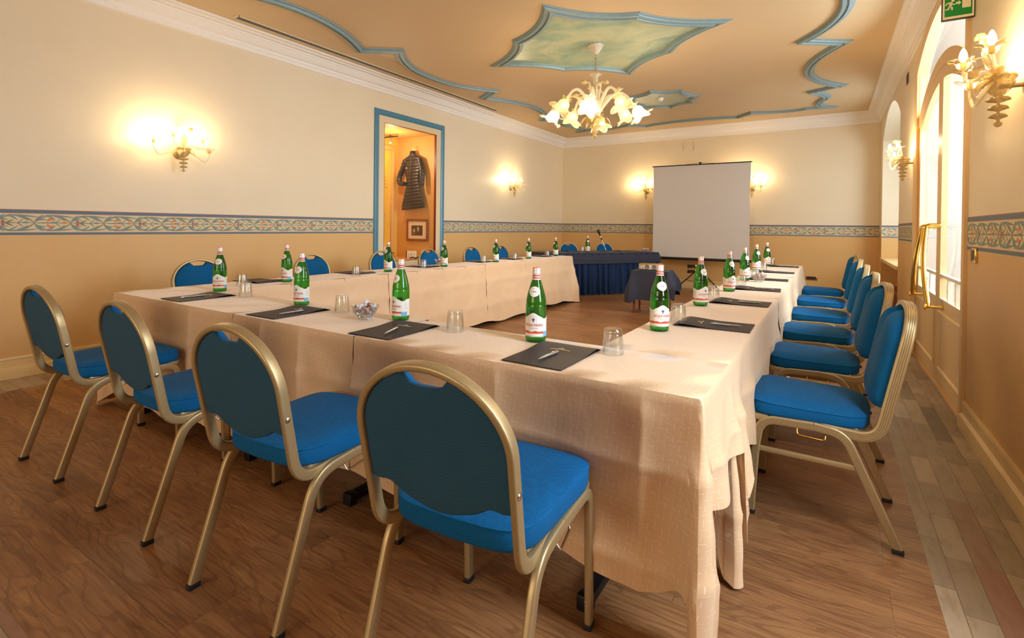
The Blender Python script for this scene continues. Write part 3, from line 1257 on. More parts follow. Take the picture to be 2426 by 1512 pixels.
# leaves
YM = 5.30
for (a, b, hand) in ((DY0 + 0.012, YM - 0.004, 'near'), (YM + 0.004, DY1 - 0.012, 'far')):
    def head(u):
        c = (DY0 + DY1) / 2
        hw = (DY1 - DY0) / 2
        return (zs_b - 0.105) + (za_b - zs_b) * (1 - ((u - c) / hw) ** 2)
    us = [a + (b - a) * i / 12 for i in range(13)]
    out = [(a, 0.012), (b, 0.012)] + [(u, head(u)) for u in us[::-1]]
    st = 0.085
    ia, ib = a + st, b - st
    ius = [ia + (ib - ia) * i / 12 for i in range(13)]
    hole = [(ia, 0.70), (ib, 0.70)] + [(u, head(u) - 0.095) for u in ius[::-1]]
    mb = MB()
    plate(mb, out, [hole], 0.014, 0.054)
    leaf = mb.build('door_leaf', M['casing'], door, 0)
    # raised moulding round the lower panel
    mb = MB()
    pa, pb, pz0, pz1 = a + 0.075, b - 0.075, 0.135, 0.60
    ml = [(pa, pz0), (pb, pz0), (pb, pz1), (pa, pz1)]
    rows = []
    for i in range(4):
        u, z = ml[i]
        su = 1 if i in (0, 3) else -1
        sz = 1 if i in (0, 1) else -1
        rows.append([P3(u + su * k, z + sz * k, 0.014 - h) for k, h in ((0, 0), (0.004, 0.012), (0.014, 0.014), (0.022, 0.004), (0.026, -0.006))])
    mb.grid(rows, 0, cu=True)
    mb.build('panel_moulding', M['baseboard'], leaf, 20)
    # glazing bars
    mb = MB()
    mb.box(0.016, 0.052, ia - YC, ib - YC, 0.865, 0.890, bevel=0.003)
    for k in (1, 2):
        u = ia + (ib - ia) * k / 3 - YC
        mb.box(0.018, 0.050, u - 0.010, u + 0.010, 0.70, 0.866, bevel=0.002)
    mb.build('glazing_bar', M['white_wood'], leaf, 0)
    mb = MB()
    mb.poly([P3(u, z, 0.034) for u, z in hole])
    mb.build('pane', M['pane'], leaf, 0)
    # brass pull handle
    if hand == 'near':
        ht, hb = (5.215, 1.275), (5.06, 0.640)
    else:
        ht, hb = (5.45, 1.270), (5.93, 0.650)
    mb = MB()
    ns = 22
    d_out = -0.075
    ptsb = []
    for i in range(ns + 1):
        t = i / ns
        u = ht[0] + (hb[0] - ht[0]) * (t ** 1.5)
        z = ht[1] + (hb[1] - ht[1]) * t
        ptsb.append(P3(u, z, d_out - 0.02 * sin(pi * t)))
    top = [P3(ht[0], ht[1], 0.016), P3(ht[0], ht[1], -0.03), P3(ht[0], ht[1] - 0.002, d_out)]
    pts = fillet([top[0], top[2], ptsb[2]], 0.035)[:-1] + ptsb[2:]
    mb.tube(pts, 0.019, 12)
    mb.tube([P3(hb[0], hb[1], 0.016), P3(hb[0], hb[1], d_out - 0.02)], 0.011, 12)
    mb.lathe([(0, 0), (0.024, 0.0), (0.026, 0.008), (0.020, 0.016), (0, 0.018)], 20, 0, tuple(P3(hb[0], hb[1], d_out - 0.012)), Matrix.Rotation(-pi / 2, 3, 'Y'))
    for (u, z) in (ht, hb):
        mb.lathe([(0.018, 0), (0.020, 0.004), (0.014, 0.008), (0.0, 0.009)], 18, 0, tuple(P3(u, z, 0.014)), Matrix.Rotation(-pi / 2, 3, 'Y'))
    mb.build('door_handle', M['brass'], leaf, 40)

# window recess with deep sill
win = empty('window_1', (XR, (WY0 + WY1) / 2, 0))
struct(win)
win['label'] = 'tall arched window recess with a deep cream sill'
wc = (WY0 + WY1) / 2
mb = MB()
mb.box(-0.02, 0.50, WY0 - wc + 0.003, WY1 - wc - 0.003, 0.735, 0.785, bevel=0.006)
mb.build('window_sill', M['baseboard'], win, 30)
mb = MB()
mb.box(0.24, 0.42, WY0 - wc, WY1 - wc, 0.0, 0.735)
mb.build('panel_below_sill', M['wall'], win, 0)
mb = MB()
mb.box(0.10, 0.24, WY0 - wc + 0.35, WY1 - wc - 0.25, 0.02, 0.34, bevel=0.01)
for k in range(16):
    y = WY0 - wc + 0.42 + k * 0.105
    mb.box(0.09, 0.12, y, y + 0.04, 0.06, 0.30, bevel=0.004)
mb.build('radiator_cover', M['red_edge'], win, 0)
mb = MB()
fr = arch(WY0 + 0.01, WY1 - 0.01, 0.785, 2.72, 3.07)
inn = arch(WY0 + 0.09, WY1 - 0.09, 0.865, 2.68, 2.99)
YC_keep = YC
YC = wc
plate(mb, fr, [inn], 0.36, 0.41)
mb.box(0.36, 0.41, -0.035, 0.035, 0.865, 2.99)
mb.build('window_frame', M['white_wood'], win, 0)
mb = MB()
mb.poly([P3(u, z, 0.385) for u, z in inn])
mb.build('pane', M['pane'], win, 0)
YC = YC_keep

# unseen near and rear windows, added to bring light into the room
win2 = empty('added_window_near', (XR, 1.45, 0))
struct(win2)
mb = MB()
YC = 1.45
fr = arch(1.085, 1.815, 0.555, 2.75, 2.945)
inn = arch(1.13, 1.77, 0.60, 2.72, 2.90)
plate(mb, fr, [inn], 0.30, 0.36)
mb.build('window_frame', M['white_wood'], win2, 0)
YC = YC_keep
win3 = empty('added_window_rear', (-2.4, YR - 0.2, 0))
struct(win3)
mb = MB()
for x in (-1.77, -0.6, 0.6, 1.77):
    mb.box(x - 0.03, x + 0.03, -0.03, 0.03, 0.6, 2.7)
for z in (0.63, 2.67):
    mb.box(-1.8, 1.8, -0.03, 0.03, z - 0.03, z + 0.03)
mb.build('window_frame', M['white_wood'], win3, 0)

# pale plaster jambs and ground outside the door
mb = MB()
mb.box(XR + 0.42, XR + 2.3, 6.46, 6.56, 0, 3.2)
mb.build('wall_outside', M['exterior'], smooth=0)['kind'] = 'structure'

# ------------------------------------------------------------------ fittings on the walls


def sgn(x):
    return 1 if x > 0 else -1


es = empty('exit_sign', (0.655, 4.13, 2.545))
tag(es, 'green and cream running man exit sign hanging high by the double door', 'exit sign')
W2 = 0.078
mb = MB()
mb.box(-W2, W2, -0.014, 0.014, 0, 0.19, bevel=0.003)
mb.build('sign_box', M['dark_plastic'], es, 0)
mb = MB()
mb.box(-W2 + 0.004, W2 - 0.004, -0.0155, -0.0135, 0.005, 0.186)
mb.build('border_panel', M['sign_cream'], es, 0)
mb = MB()
mb.box(-W2 + 0.013, W2 - 0.013, -0.0165, -0.0150, 0.020, 0.174)
mb.build('green_panel', M['sign_green'], es, 0)
mb = MB()
rx = Matrix.Rotation(pi / 2, 4, 'X')


def sg(pts):      # sign glyph, metres in the sign's plane
    mb.prism(pts, 0.0165, 0.0180, 0, rx)


gx, gz = -0.040, 0.088
sg([(0.018, 0.062), (0.058, 0.062), (0.058, 0.160), (0.018, 0.160)])                       # the doorway
sg([(-0.012, 0.092), (0.000, 0.092), (0.000, 0.084), (0.013, 0.098), (0.000, 0.112), (0.000, 0.104), (-0.012, 0.104)])   # arrow
# running figure
hd = [(-0.026 + 0.008 * cos(a * pi / 6), 0.116 + 0.008 * sin(a * pi / 6)) for a in range(12)]
sg(hd)
sg([(-0.038, 0.110), (-0.028, 0.106), (-0.030, 0.088), (-0.037, 0.078), (-0.046, 0.082)])   # torso
sg([(-0.040, 0.110), (-0.058, 0.102), (-0.063, 0.092), (-0.059, 0.090), (-0.053, 0.097), (-0.042, 0.101)])  # rear arm
sg([(-0.030, 0.104), (-0.022, 0.094), (-0.013, 0.096), (-0.013, 0.091), (-0.024, 0.088), (-0.033, 0.096)])  # front arm
sg([(-0.037, 0.082), (-0.026, 0.076), (-0.026, 0.058), (-0.033, 0.058), (-0.034, 0.071), (-0.044, 0.077)])  # front leg
sg([(-0.046, 0.084), (-0.050, 0.070), (-0.063, 0.068), (-0.063, 0.062), (-0.045, 0.063), (-0.038, 0.078)])  # rear leg
mb.build('pictogram', M['sign_cream'], es, 0)
mb = MB()
mb.box(-0.004, 0.004, -0.004, 0.004, 0.19, 0.56)
mb.build('hanger_rod', M['dark_plastic'], es, 0)

cr = empty('card_switch', (XR, 4.0, 1.087))
tag(cr, 'brass framed card switch on the right wall just under the border', 'switch')
mb = MB()
mb.box(-0.012, 0, -0.058, 0.058, -0.044, 0.044, bevel=0.003)
mb.build('frame', M['brass'], cr, 30)
mb = MB()
mb.box(-0.014, -0.010, -0.026, 0.026, -0.030, 0.030)
mb.build('slot', M['dark_plastic'], cr, 0)

vg = empty('wall_vent', (XR, 7.27, 2.965))
tag(vg, 'small dark louvred vent high on the right wall beside the door arch', 'vent')
mb = MB()
mb.box(-0.008, 0, -0.07, 0.07, -0.06, 0.06)
mb.build('frame', M['grey_plastic'], vg, 0)
mb = MB()
for k in range(6):
    mb.box(-0.012, -0.006, -0.06, 0.06, -0.05 + k * 0.018, -0.043 + k * 0.018)
mb.build('slat', M['vent_dark'], vg, 0)


def outlet(x, z, label):
    o = empty('wall_outlet', (x, YB, z))
    tag(o, label, 'outlet', 'black outlets on the back wall')
    mb = MB()
    mb.box(-0.09, 0.09, -0.010, 0, -0.035, 0.035, bevel=0.003)
    mb.build('frame', M['brass'], o, 30)
    mb = MB()
    mb.box(-0.082, 0.070, -0.016, -0.009, -0.022, 0.032, bevel=0.002)
    mb.build('socket', M['dark_plastic'], o, 0)


outlet(-2.39, 0.452, 'upper black outlet of the pair on the back wall under the screen')
outlet(-2.39, 0.345, 'lower black outlet of the pair on the back wall under the screen')
outlet(-0.265, 0.342, 'single black outlet low on the back wall near the right corner')
for x in (-2.585, -2.38):
    mb = MB()
    mb.box(x - 0.006, x + 0.006, YB - 0.012, YB, 2.84, 3.02, bevel=0.002)
    tag(mb.build('screen_hook', M['cream']), 'slim cream hook strip high on the back wall, %s of two' % ('left' if x < -2.5 else 'right'), 'hook', 'hook strips above the screen')

# ================================================================== TABLES
rnd = random.Random(5)


def folding_table(cx, cy, L, W, rz, label, feet=True):
    t = empty('folding_table', (cx, cy, 0), rz)
    tag(t, label, 'table', 'folding tables under the beige cloths')
    mb = MB()
    mb.box(-L / 2, L / 2, -W / 2, W / 2, 0.722, 0.746, bevel=0.004)
    mb.build('tabletop', M['table_wood'], t, 0)
    for s in (-1, 1):
        x = s * (L / 2 - 0.34)
        mb = MB()
        mb.sweep([(x, 0, 0.045), (x, 0, 0.722)], rrect(0.05, 0.03), up=(1, 0, 0))
        mb.box(x - 0.022, x + 0.022, -W / 2 + 0.015, W / 2 - 0.015, 0.012, 0.048, bevel=0.008)
        for y in (-W / 2 + 0.03, W / 2 - 0.03):
            mb.box(x - 0.025, x + 0.025, y - 0.02, y + 0.02, 0.0, 0.052, bevel=0.006)
        mb.box(x - 0.02, x + 0.02, -W / 2 + 0.06, W / 2 - 0.06, 0.700, 0.722)
        mb.build('leg', M['black_metal'], t, 30)
    return t


yc = (TY0 + TY1) / 2
folding_table(-3.125, yc, 1.86, 0.44, 0, 'narrow folding table with black feet under the left half of the front row')
folding_table(-1.205, yc, 1.80, 0.44, 0, 'narrow folding table with black feet under the right half of the front row')
xl = (TXA + TXIL) / 2
xr = (TXIR + TXB) / 2
for k, nm in enumerate(('nearest', 'middle', 'farthest')):
    folding_table(xl, 2.90 + k * 1.88, 1.84, 0.45, pi / 2, 'narrow folding table, %s of three under the left row of cloths' % nm)
    folding_table(xr, 2.92 + k * 1.90, 1.86, 0.44, pi / 2, 'narrow folding table, %s of three under the right row of cloths' % nm)


def smooth01(t):
    t = max(0.0, min(1.0, t))
    return t * t * (3 - 2 * t)


def wav(s, seed, amp=0.010):
    return amp * (sin(s * 5.1 + seed) + 0.6 * sin(s * 11.3 + seed * 2.3) + 0.35 * sin(s * 23.7 + seed * 4.1))


def cloth(name, label, group, rect, sides, hem, mat, seed=0.0, flare=0.035, T_=T, creases=(), hcrease=(0.215, 0.50), corner_drop=0.0, amp=0.010,
          top=True, rows=30, step=0.012, tweak=None, corner_flare=0.075, tight=()):
    """cloth over rect (x0,x1,y0,y1). sides: path of side letters hanging (S,E,N,W) in order, each group continuous.
    hem(side, s) -> z of the hem"""
    x0, x1, y0, y1 = rect
    C = {'SW': (x0, y0), 'SE': (x1, y0), 'NE': (x1, y1), 'NW': (x0, y1)}
    edge = {'S': ('SW', 'SE', (0, -1)), 'E': ('SE', 'NE', (1, 0)), 'N': ('NE', 'NW', (0, 1)), 'W': ('NW', 'SW', (-1, 0))}
    mb = MB()
    if top:
        nx = max(2, int((x1 - x0) / 0.1))
        ny = max(2, int((y1 - y0) / 0.1))
        P, UV = [], []
        for i in range(nx + 1):
            P.append([])
            UV.append([])
            for j in range(ny + 1):
                x, y = x0 + (x1 - x0) * i / nx, y0 + (y1 - y0) * j / ny
                e = 0 if i in (0, nx) or j in (0, ny) else 1
                P[-1].append((x, y, T_ + e * 0.0008 * sin(x * 9 + seed) * sin(y * 7)))
                UV[-1].append((x, y))
        mb.grid(P, 0, UV=UV)
    for chain in sides:
        path = []      # (x, y, nx, ny, s, side, cornerness)
        s = 0.0
        for ci, sd in enumerate(chain):
            a, b, nrm = edge[sd]
            a, b = C[a], C[b]
            L = sqrt((a[0] - b[0]) ** 2 + (a[1] - b[1]) ** 2)
            n = max(2, int(L / step))
            lo = 0
            for i in range(n + 1):
                t = i / n
                u0, u1 = t * L, (1 - t) * L
                cn = 0.0
                if ci > 0:
                    cn = max(cn, exp(-(u0 / 0.05) ** 2))
                if ci < len(chain) - 1:
                    cn = max(cn, exp(-(u1 / 0.05) ** 2))
                path.append((a[0] + (b[0] - a[0]) * t, a[1] + (b[1] - a[1]) * t, nrm[0], nrm[1], s + u0, sd, cn, u0, L))
            s += L
            if ci < len(chain) - 1:
                # fan round the corner
                n2 = edge[chain[ci + 1]][2]
                for k in range(1, 12):
                    a_ = k / 12 * pi / 2
                    nx_, ny_ = nrm[0] * cos(a_) + n2[0] * sin(a_), nrm[1] * cos(a_) + n2[1] * sin(a_)
                    path.append((b[0], b[1], nx_, ny_, s + k * 0.004, 'C' + sd + chain[ci + 1], 1.0, 0, 0.1))
                s += 0.05
        P, UV = [], []
        for (x, y, nx_, ny_, s_, sd, cn, u, L) in path:
            hz = hem(sd, u, L, x, y)
            hz = max(0.012, hz - corner_drop * cn)
            D = T_ - hz
            colp, uvp = [], []
            for k in range(rows + 1):
                t = k / rows
                z = T_ - D * t
                depth = D * t
                off = 0.006 * min(1, depth / 0.015)
                off += (0.008 if sd in tight else flare) * smooth01(depth / 0.9)
                off += cn * corner_flare * smooth01(depth / 0.6)
                off += wav(s_, seed, amp) * smooth01(depth / 0.35) * (1 - cn) + amp * 0.5 * smooth01(depth / 0.35) * (1 - cn)
                off += 0.003 * sin(z * 9 + s_ * 4 + seed) * smooth01(depth / 0.2) + 0.0022 * sin(z * 31 + 3 * sin(s_ * 7 + seed)) * sin(s_ * 13 + 2 * sin(z * 6)) * smooth01(depth / 0.1)
                for c in creases:
                    off += 0.014 * exp(-abs(s_ - c) / 0.040) * smooth01(depth / 0.08)
                for hc in hcrease:
                    off += 0.011 * exp(-abs(depth - hc - 0.010 * sin(s_ * 3 + seed)) / 0.030)
                p = Vector((x + nx_ * off, y + ny_ * off, z if k else T_))
                if k == 0:
                    p = Vector((x, y, T_))
                if tweak:
                    p = tweak(p, sd, s_, t, depth, cn)
                colp.append(p)
                uvp.append((s_, -depth))
            P.append(colp)
            UV.append(uvp)
        mb.grid(P, 0, UV=UV)
    o = mb.build(name, mat, None, 50)
    tag(o, label, 'tablecloth', group)
    return o


GC = 'beige damask cloths on the meeting tables'


def hem_front(sd, u, L, x, y):
    z = 0.085 + 0.10 * smooth01((x + 3.6) / 2.6) + 0.018 * sin(x * 6.0) + 0.012 * sin(x * 14)
    if sd == 'N':
        z = 0.12
    if sd == 'W':
        z = 0.10 + 0.05 * sin(y * 7)
    if sd.startswith('C'):
        z = 0.07
    return z


SE_ = [TXA, -2.622, -1.695, TXB]
cloth('tablecloth', 'beige damask cloth on the left third of the front row', GC, (SE_[0], SE_[1] - 0.0015, TY0, TY1), ['NWS'], hem_front, M['cloth'], 0.4, flare=0.010, amp=0.005, creases=(1.44 + 0.52 + 0.46 + 0.05 * 2 + 0.5,), corner_drop=0.05)
cloth('tablecloth', 'beige damask cloth in the middle of the front row, between two seams', GC, (SE_[1] + 0.0015, SE_[2] - 0.0015, TY0, TY1), ['S', 'N'], hem_front, M['cloth'], 2.1, flare=0.010, amp=0.005, creases=(0.26, 0.56,))


# the cloth at the right end of the front row: long fold at the corner, short side drop
def hem_right_end(sd, u, L, x, y):
    if sd == 'S':
        z = hem_front('S', u, L, x, y)
        z = z + 0.06 * exp(-((x + 0.33) / 0.05) ** 2)
        # the corner tongue starts
        z = z * (1 - smooth01((x + 0.318) / 0.022)) + 0.02 * smooth01((x + 0.318) / 0.022)
        return z
    if sd == 'CSE':
        return 0.015
    if sd == 'E':
        if u < 0.05:
            return 0.015 + (u / 0.05) * 0.05
        return 0.40 + 0.06 * smooth01((u - 0.12) / 0.25) if u > 0.062 else 0.065 + (u - 0.05) / 0.012 * 0.33
    return 0.14


def tweak_re(p, sd, s, t, depth, cn):
    k = smooth01(depth / 0.7)
    if sd == 'S' and p.x > -0.42:
        w = smooth01((p.x + 0.42) / 0.12)
        p.y -= 0.030 * w * k
        p.x += 0.016 * w * k
    if sd == 'CSE':
        p.x -= 0.030 * k
        p.y += 0.02 * k
    if sd == 'E':
        u = p.y - TY0
        if u < 0.07:
            w = 1 - smooth01(u / 0.07)
            p.x = p.x * 1.0 - 0.045 * (1 - w) * k - 0.02 * w * k
            p.y += 0.02 * k
        else:
            # short white side flap, swinging outwards, with a hollow beside the corner
            p.x += 0.030 * sin(max(0.0, (u - 0.07)) * 17) * k + 0.045 * k * smooth01((u - 0.07) / 0.1) - 0.03 * exp(-((u - 0.10) / 0.03) ** 2) * k
    return p


cloth('tablecloth', 'beige damask cloth at the right end of the front row, corner trailing down', GC, (SE_[2] + 0.0015, TXB, TY0, TY1 - 0.03), ['SEN'],
      hem_right_end, M['cloth'], 3.3, flare=0.010, amp=0.005, creases=(0.725, 1.24), tweak=tweak_re, rows=44, step=0.008, corner_flare=0.055)


def hem_left_row(sd, u, L, x, y):
    if sd == 'E':
        return 0.055 + 0.02 * sin(y * 3.1) + 0.012 * sin(y * 9)
    if sd.startswith('C'):
        return 0.015
    return 0.07


LS = [TY1 + 0.0015, 3.471, 5.085, 6.064, TYE]
for i, nm in enumerate(('nearest cloth of the left row, beside the front row', 'second cloth of the left row, counted from the front row',
                        'short third cloth of the left row, seen below the showcase glass', 'farthest cloth of the left row, its corner trailing by the navy table')):
    last = i == 3
    cloth('tablecloth', 'beige damask ' + nm, GC, (TXA, TXIL, LS[i] + 0.0015, LS[i + 1] - 0.0015), ['ENW'] if last else ['E', 'W'], hem_left_row, M['cloth'],
          1.3 * i + 0.2, flare=0.055, tight=('W',), corner_drop=0.04, amp=0.006 if i else 0.005, step=0.016, rows=24)


def hem_right_row(sd, u, L, x, y):
    if sd == 'E':
        return 0.08 + 0.03 * sin(y * 4) + 0.02 * sin(y * 11)
    if sd.startswith('C'):
        return 0.03
    return 0.08


def tweak_rr(p, sd, s, t, depth, cn):
    if sd == 'E':
        p.x += 0.012 * sin(p.y * 21) * smooth01(depth / 0.5) + 0.005 * sin(p.y * 47 + 1) * smooth01(depth / 0.4)
    return p


def hem_rr_first(sd, u, L, x, y):
    if sd == 'CSE':
        return 0.012
    if sd == 'S':
        return 0.35 - 0.33 * smooth01((x + 0.36) / 0.07)
    if sd == 'E':
        return 0.012 + 0.30 * smooth01(u / 0.16) - 0.12 * smooth01((u - 0.6) / 0.5) + 0.015 * sin(u * 20) * smooth01(u / 0.2)
    return hem_right_row(sd, u, L, x, y)


def tweak_rr1(p, sd, s, t, depth, cn):
    k = smooth01(depth / 0.7)
    if sd in ('CSE',):
        p.x += 0.03 * k
        p.y -= 0.02 * k
    if sd == 'E':
        u = p.y - TY1
        p.x += (0.085 * exp(-((u - 0.12) / 0.06) ** 2) - 0.035 * exp(-((u - 0.05) / 0.03) ** 2)) * k
        p.x += 0.012 * sin(p.y * 19) * smooth01(depth / 0.4) * smooth01(u / 0.3)
    return p


RS = [TY1 - 0.028, 3.86, 5.75, TYE2]
cloth('tablecloth', 'beige damask cloth nearest in the right row, its pale corner falling beside the front table', GC, (TXIR, TXB, RS[0], RS[1] - 0.0015), ['SE', 'W'], hem_rr_first, M['cloth'], 0.9,
      flare=0.012, tweak=tweak_rr1, rows=40, step=0.008, corner_flare=0.015)
cloth('tablecloth', 'beige damask cloth in the middle of the right row', GC, (TXIR, TXB, RS[1] + 0.0015, RS[2] - 0.0015), ['E', 'W'], hem_right_row, M['cloth'], 2.9, flare=0.012, amp=0.006, tweak=tweak_rr)
cloth('tablecloth', 'beige damask cloth farthest in the right row, flaring at its end', GC, (TXIR, TXB, RS[2] + 0.0015, RS[3]), ['ENW'], hem_right_row, M['cloth'], 4.0, flare=0.015, amp=0.006, tweak=tweak_rr, corner_drop=0.03)

# ------------------------------------------------------------------ navy speaker table, turned in the corner
BT = 0.77
ang = atan2(1.94, 1.35)
BA = Vector((-4.12, 7.74, 0))
bt = empty('speaker_table', BA, ang)
tag(bt, 'long table turned across the far left corner under a slate cloth and navy skirt', 'table')
BL, BW = 2.36, 0.80
mb = MB()
mb.box(0.01, BL - 0.01, 0.01, BW - 0.01, BT - 0.03, BT - 0.006)
mb.build('tabletop', M['table_wood'], bt, 0)
for x in (0.1, BL - 0.1):
    for y in (0.1, BW - 0.1):
        mb = MB()
        mb.box(x - 0.02, x + 0.02, y - 0.02, y + 0.02, 0, BT - 0.03)
        mb.build('leg', M['black_metal'], bt, 0)


def skirt_path(L, W, step=0.006):
    out = []
    for (a, b, n) in (((0, W), (0, 0), (-1, 0)), ((0, 0), (L, 0), (0, -1)), ((L, 0), (L, W), (1, 0))):
        d = sqrt((a[0] - b[0]) ** 2 + (a[1] - b[1]) ** 2)
        k = int(d / step)
        for i in range(k):
            t = i / k
            out.append((a[0] + (b[0] - a[0]) * t, a[1] + (b[1] - a[1]) * t, n[0], n[1]))
    return out


mb = MB()
P = []
for i, (x, y, nx_, ny_) in enumerate(skirt_path(BL, BW)):
    s = i * 0.006
    col = []
    for k in range(13):
        t = k / 12
        z = (BT - 0.01) * (1 - t) + 0.025 * t
        ph = s * 2 * pi / 0.15 + 1.6 * sin(s * 4.2) + 0.8 * sin(s * 9.7)
        f = (0.008 + 0.030 * t)
        off = 0.012 + f * (sin(ph) + 0.35 * sin(2.3 * ph + 1)) + 0.03 * t
        col.append((x + nx_ * off, y + ny_ * off, z))
    P.append(col)
mb.grid(P)
o = mb.build('table_skirt', M['navy_skirt'], None, 60)
o.location = BA
o.rotation_euler = (0, 0, ang)
tag(o, 'pleated navy skirt hanging round the speaker table to the floor', 'table skirt')
mb = MB()
mb.box(-0.012, BL + 0.012, -0.012, BW + 0.012, BT - 0.004, BT)
P = []
for i, (x, y, nx_, ny_) in enumerate(skirt_path(BL + 0.02, BW + 0.01, 0.02)):
    s = i * 0.02
    P.append([(x - 0.01 + nx_ * (0.0 + 0.055 * min(1, k / 3) + 0.004 * sin(s * 6) * k / 6), y - 0.005 + ny_ * (0.055 * min(1, k / 3) + 0.004 * sin(s * 6) * k / 6),
               BT - 0.001 - 0.19 * k / 6) for k in range(7)])
mb.grid(P)
o = mb.build('tablecloth', M['navy_top'], None, 40)
o.location = BA
o.rotation_euler = (0, 0, ang)
tag(o, 'slate navy cloth over the top of the speaker table in the far corner', 'tablecloth')

# ------------------------------------------------------------------ projector table
pt_ = empty('side_table', (-2.18, 7.33, 0), radians(4))
tag(pt_, 'small red brown wooden table carrying the projector under a navy cloth', 'table')
mb = MB()
mb.box(-0.25, 0.25, -0.19, 0.19, 0.59, 0.612, bevel=0.004)
mb.build('tabletop', M['table_wood'], pt_, 0)
for sx in (-1, 1):
    for sy in (-1, 1):
        mb = MB()
        mb.lathe([(0.0, 0.0), (0.013, 0.0), (0.016, 0.02), (0.012, 0.05), (0.013, 0.07), (0.019, 0.085), (0.014, 0.10), (0.015, 0.12), (0.018, 0.40), (0.021, 0.52), (0.021, 0.59)], 16, 0, (sx * 0.22, sy * 0.16, 0))
        mb.build('leg', M['table_wood'], pt_, 40)
mb = MB()
P = []
mb.box(-0.256, 0.256, -0.196, 0.196, 0.612, 0.617)
per = []
for (a, b, n) in (((-0.256, -0.196), (0.256, -0.196), (0, -1)), ((0.256, -0.196), (0.256, 0.196), (1, 0)), ((0.256, 0.196), (-0.256, 0.196), (0, 1)), ((-0.256, 0.196), (-0.256, -0.196), (-1, 0))):
    for i in range(24):
        t = i / 24
        per.append((a[0] + (b[0] - a[0]) * t, a[1] + (b[1] - a[1]) * t, n[0], n[1], min(t, 1 - t), n))
    n2 = (-n[1], n[0])
    for k in range(8):
        a_ = k / 8 * pi / 2
        per.append((b[0], b[1], n[0] * cos(a_) + n2[0] * sin(a_), n[1] * cos(a_) + n2[1] * sin(a_), 0, 'c'))
NP = len(per)
for i, (x, y, nx_, ny_, e, n) in enumerate(per):
    cnr = exp(-(e / 0.10) ** 2)
    hem = 0.20 if n != (1, 0) else 0.34
    if n == 'c':
        # the near left corner trails lowest, the right ones swing outwards
        hem = 0.16 if x < 0 else 0.25
    hz = hem - 0.05 * cnr * (1 if n != 'c' else 0)
    colp = []
    for k in range(11):
        t = k / 10
        z = 0.617 - (0.617 - hz) * t
        off = 0.004 + 0.03 * smooth01(t) + cnr * 0.07 * smooth01(t * 1.3) + 0.008 * sin(i * 0.5) * t
        if x > 0.2 and n == 'c':
            off += 0.05 * sin(pi * min(1, t * 1.2))
        colp.append((x + nx_ * off, y + ny_ * off, z))
    P.append(colp)
mb.grid(P, cu=True)
o = mb.build('tablecloth', M['navy_top'], None, 45)
o.location = (-2.18, 7.33, 0)
o.rotation_euler = (0, 0, radians(4))
tag(o, 'square navy cloth hanging from the small projector table, corners trailing', 'tablecloth')

pj = empty('projector', (-2.20, 7.33, 0.6175), radians(6))
tag(pj, 'cream projector with two round ports on the small navy table', 'projector')
mb = MB()
mb.box(-0.155, 0.155, -0.115, 0.115, 0.012, 0.088, bevel=0.014)
mb.build('body', M['projector'], pj, 40)
mb = MB()
mb.box(-0.158, 0.158, -0.12, 0.12, 0.084, 0.094, bevel=0.004)
mb.build('top_cover', M['brass'], pj, 40)
mb = MB()
mb.box(-0.14, 0.14, -0.105, 0.105, 0.0, 0.013, bevel=0.003)
mb.build('base', M['dark_plastic'], pj, 0)
rxp = Matrix.Rotation(pi / 2, 3, 'X')
for x in (-0.035, 0.065):
    mb = MB()
    mb.lathe([(0.020, 0.0), (0.034, 0.0), (0.034, 0.006), (0.029, 0.008), (0.025, 0.004), (0.018, 0.002)], 24, 0, (x, -0.113, 0.050), rxp)
    mb.lathe([(0.0, 0.004), (0.012, 0.004), (0.014, 0.0)], 18, 0, (x, -0.113, 0.050), rxp)
    mb.build('fan_port', M['grey_plastic'], pj, 40)
mb = MB()
for x, z, w, h in ((-0.140, 0.068, 0.012, 0.010), (-0.122, 0.070, 0.008, 0.008), (-0.106, 0.068, 0.010, 0.008), (-0.090, 0.062, 0.010, 0.010), (-0.138, 0.045, 0.010, 0.012), (-0.118, 0.052, 0.008, 0.006), (-0.098, 0.030, 0.018, 0.012), (-0.134, 0.024, 0.012, 0.010)):
    mb.box(x - w / 2, x + w / 2, -0.117, -0.113, z - h / 2, z + h / 2, bevel=0.001)
mb.build('connector', M['dark_plastic'], pj, 0)

# ------------------------------------------------------------------ projection screen on its tripod
ps = empty('projection_screen', (-2.195, 10.50, 0))
tag(ps, 'white projection screen on a black tripod before the back wall', 'screen')
SZ0, SZ1, SW = 0.645, 2.505, 0.925
mb = MB()
P = []
for i in range(41):
    x = -SW * 1.0 + 2 * SW * i / 40
    P.append([(x * (1 - 0.012 * sin(pi * t)), -0.02 - 0.012 * sin(pi * t) + 0.0018 * sin(x * 26) * (t) + 0.0015 * sin(x * 61) * exp(-((abs(x) - 0.8) / 0.1) ** 2), SZ1 + (SZ0 - SZ1) * t) for t in [k / 12 for k in range(13)]])
mb.grid(P)
P2 = [[(p[0], p[1] + 0.002, p[2]) for p in r] for r in P]
mb.grid(P2, flip=True)
mb.build('screen_fabric', M['screen_white'], ps, 60)
mb = MB()
mb.sweep([(-SW - 0.02, -0.02, SZ1 + 0.004), (SW + 0.02, -0.02, SZ1 + 0.004)], rrect(0.022, 0.020, 0.005), up=(0, 0, 1))
mb.build('top_bar', M['black_metal'], ps, 30)
mb = MB()
mb.sweep([(-SW - 0.03, -0.02, SZ0 - 0.022), (SW + 0.03, -0.02, SZ0 - 0.022)], rrect(0.06, 0.052, 0.02, 4), up=(0, 0, 1))
mb.build('roller_case', M['black_metal'], ps, 40)
mb = MB()
mb.tube([(0, 0.03, 0.12), (0, 0.03, 2.56)], 0.014, 12)
mb.build('pole', M['black_metal'], ps, 40)
mb = MB()
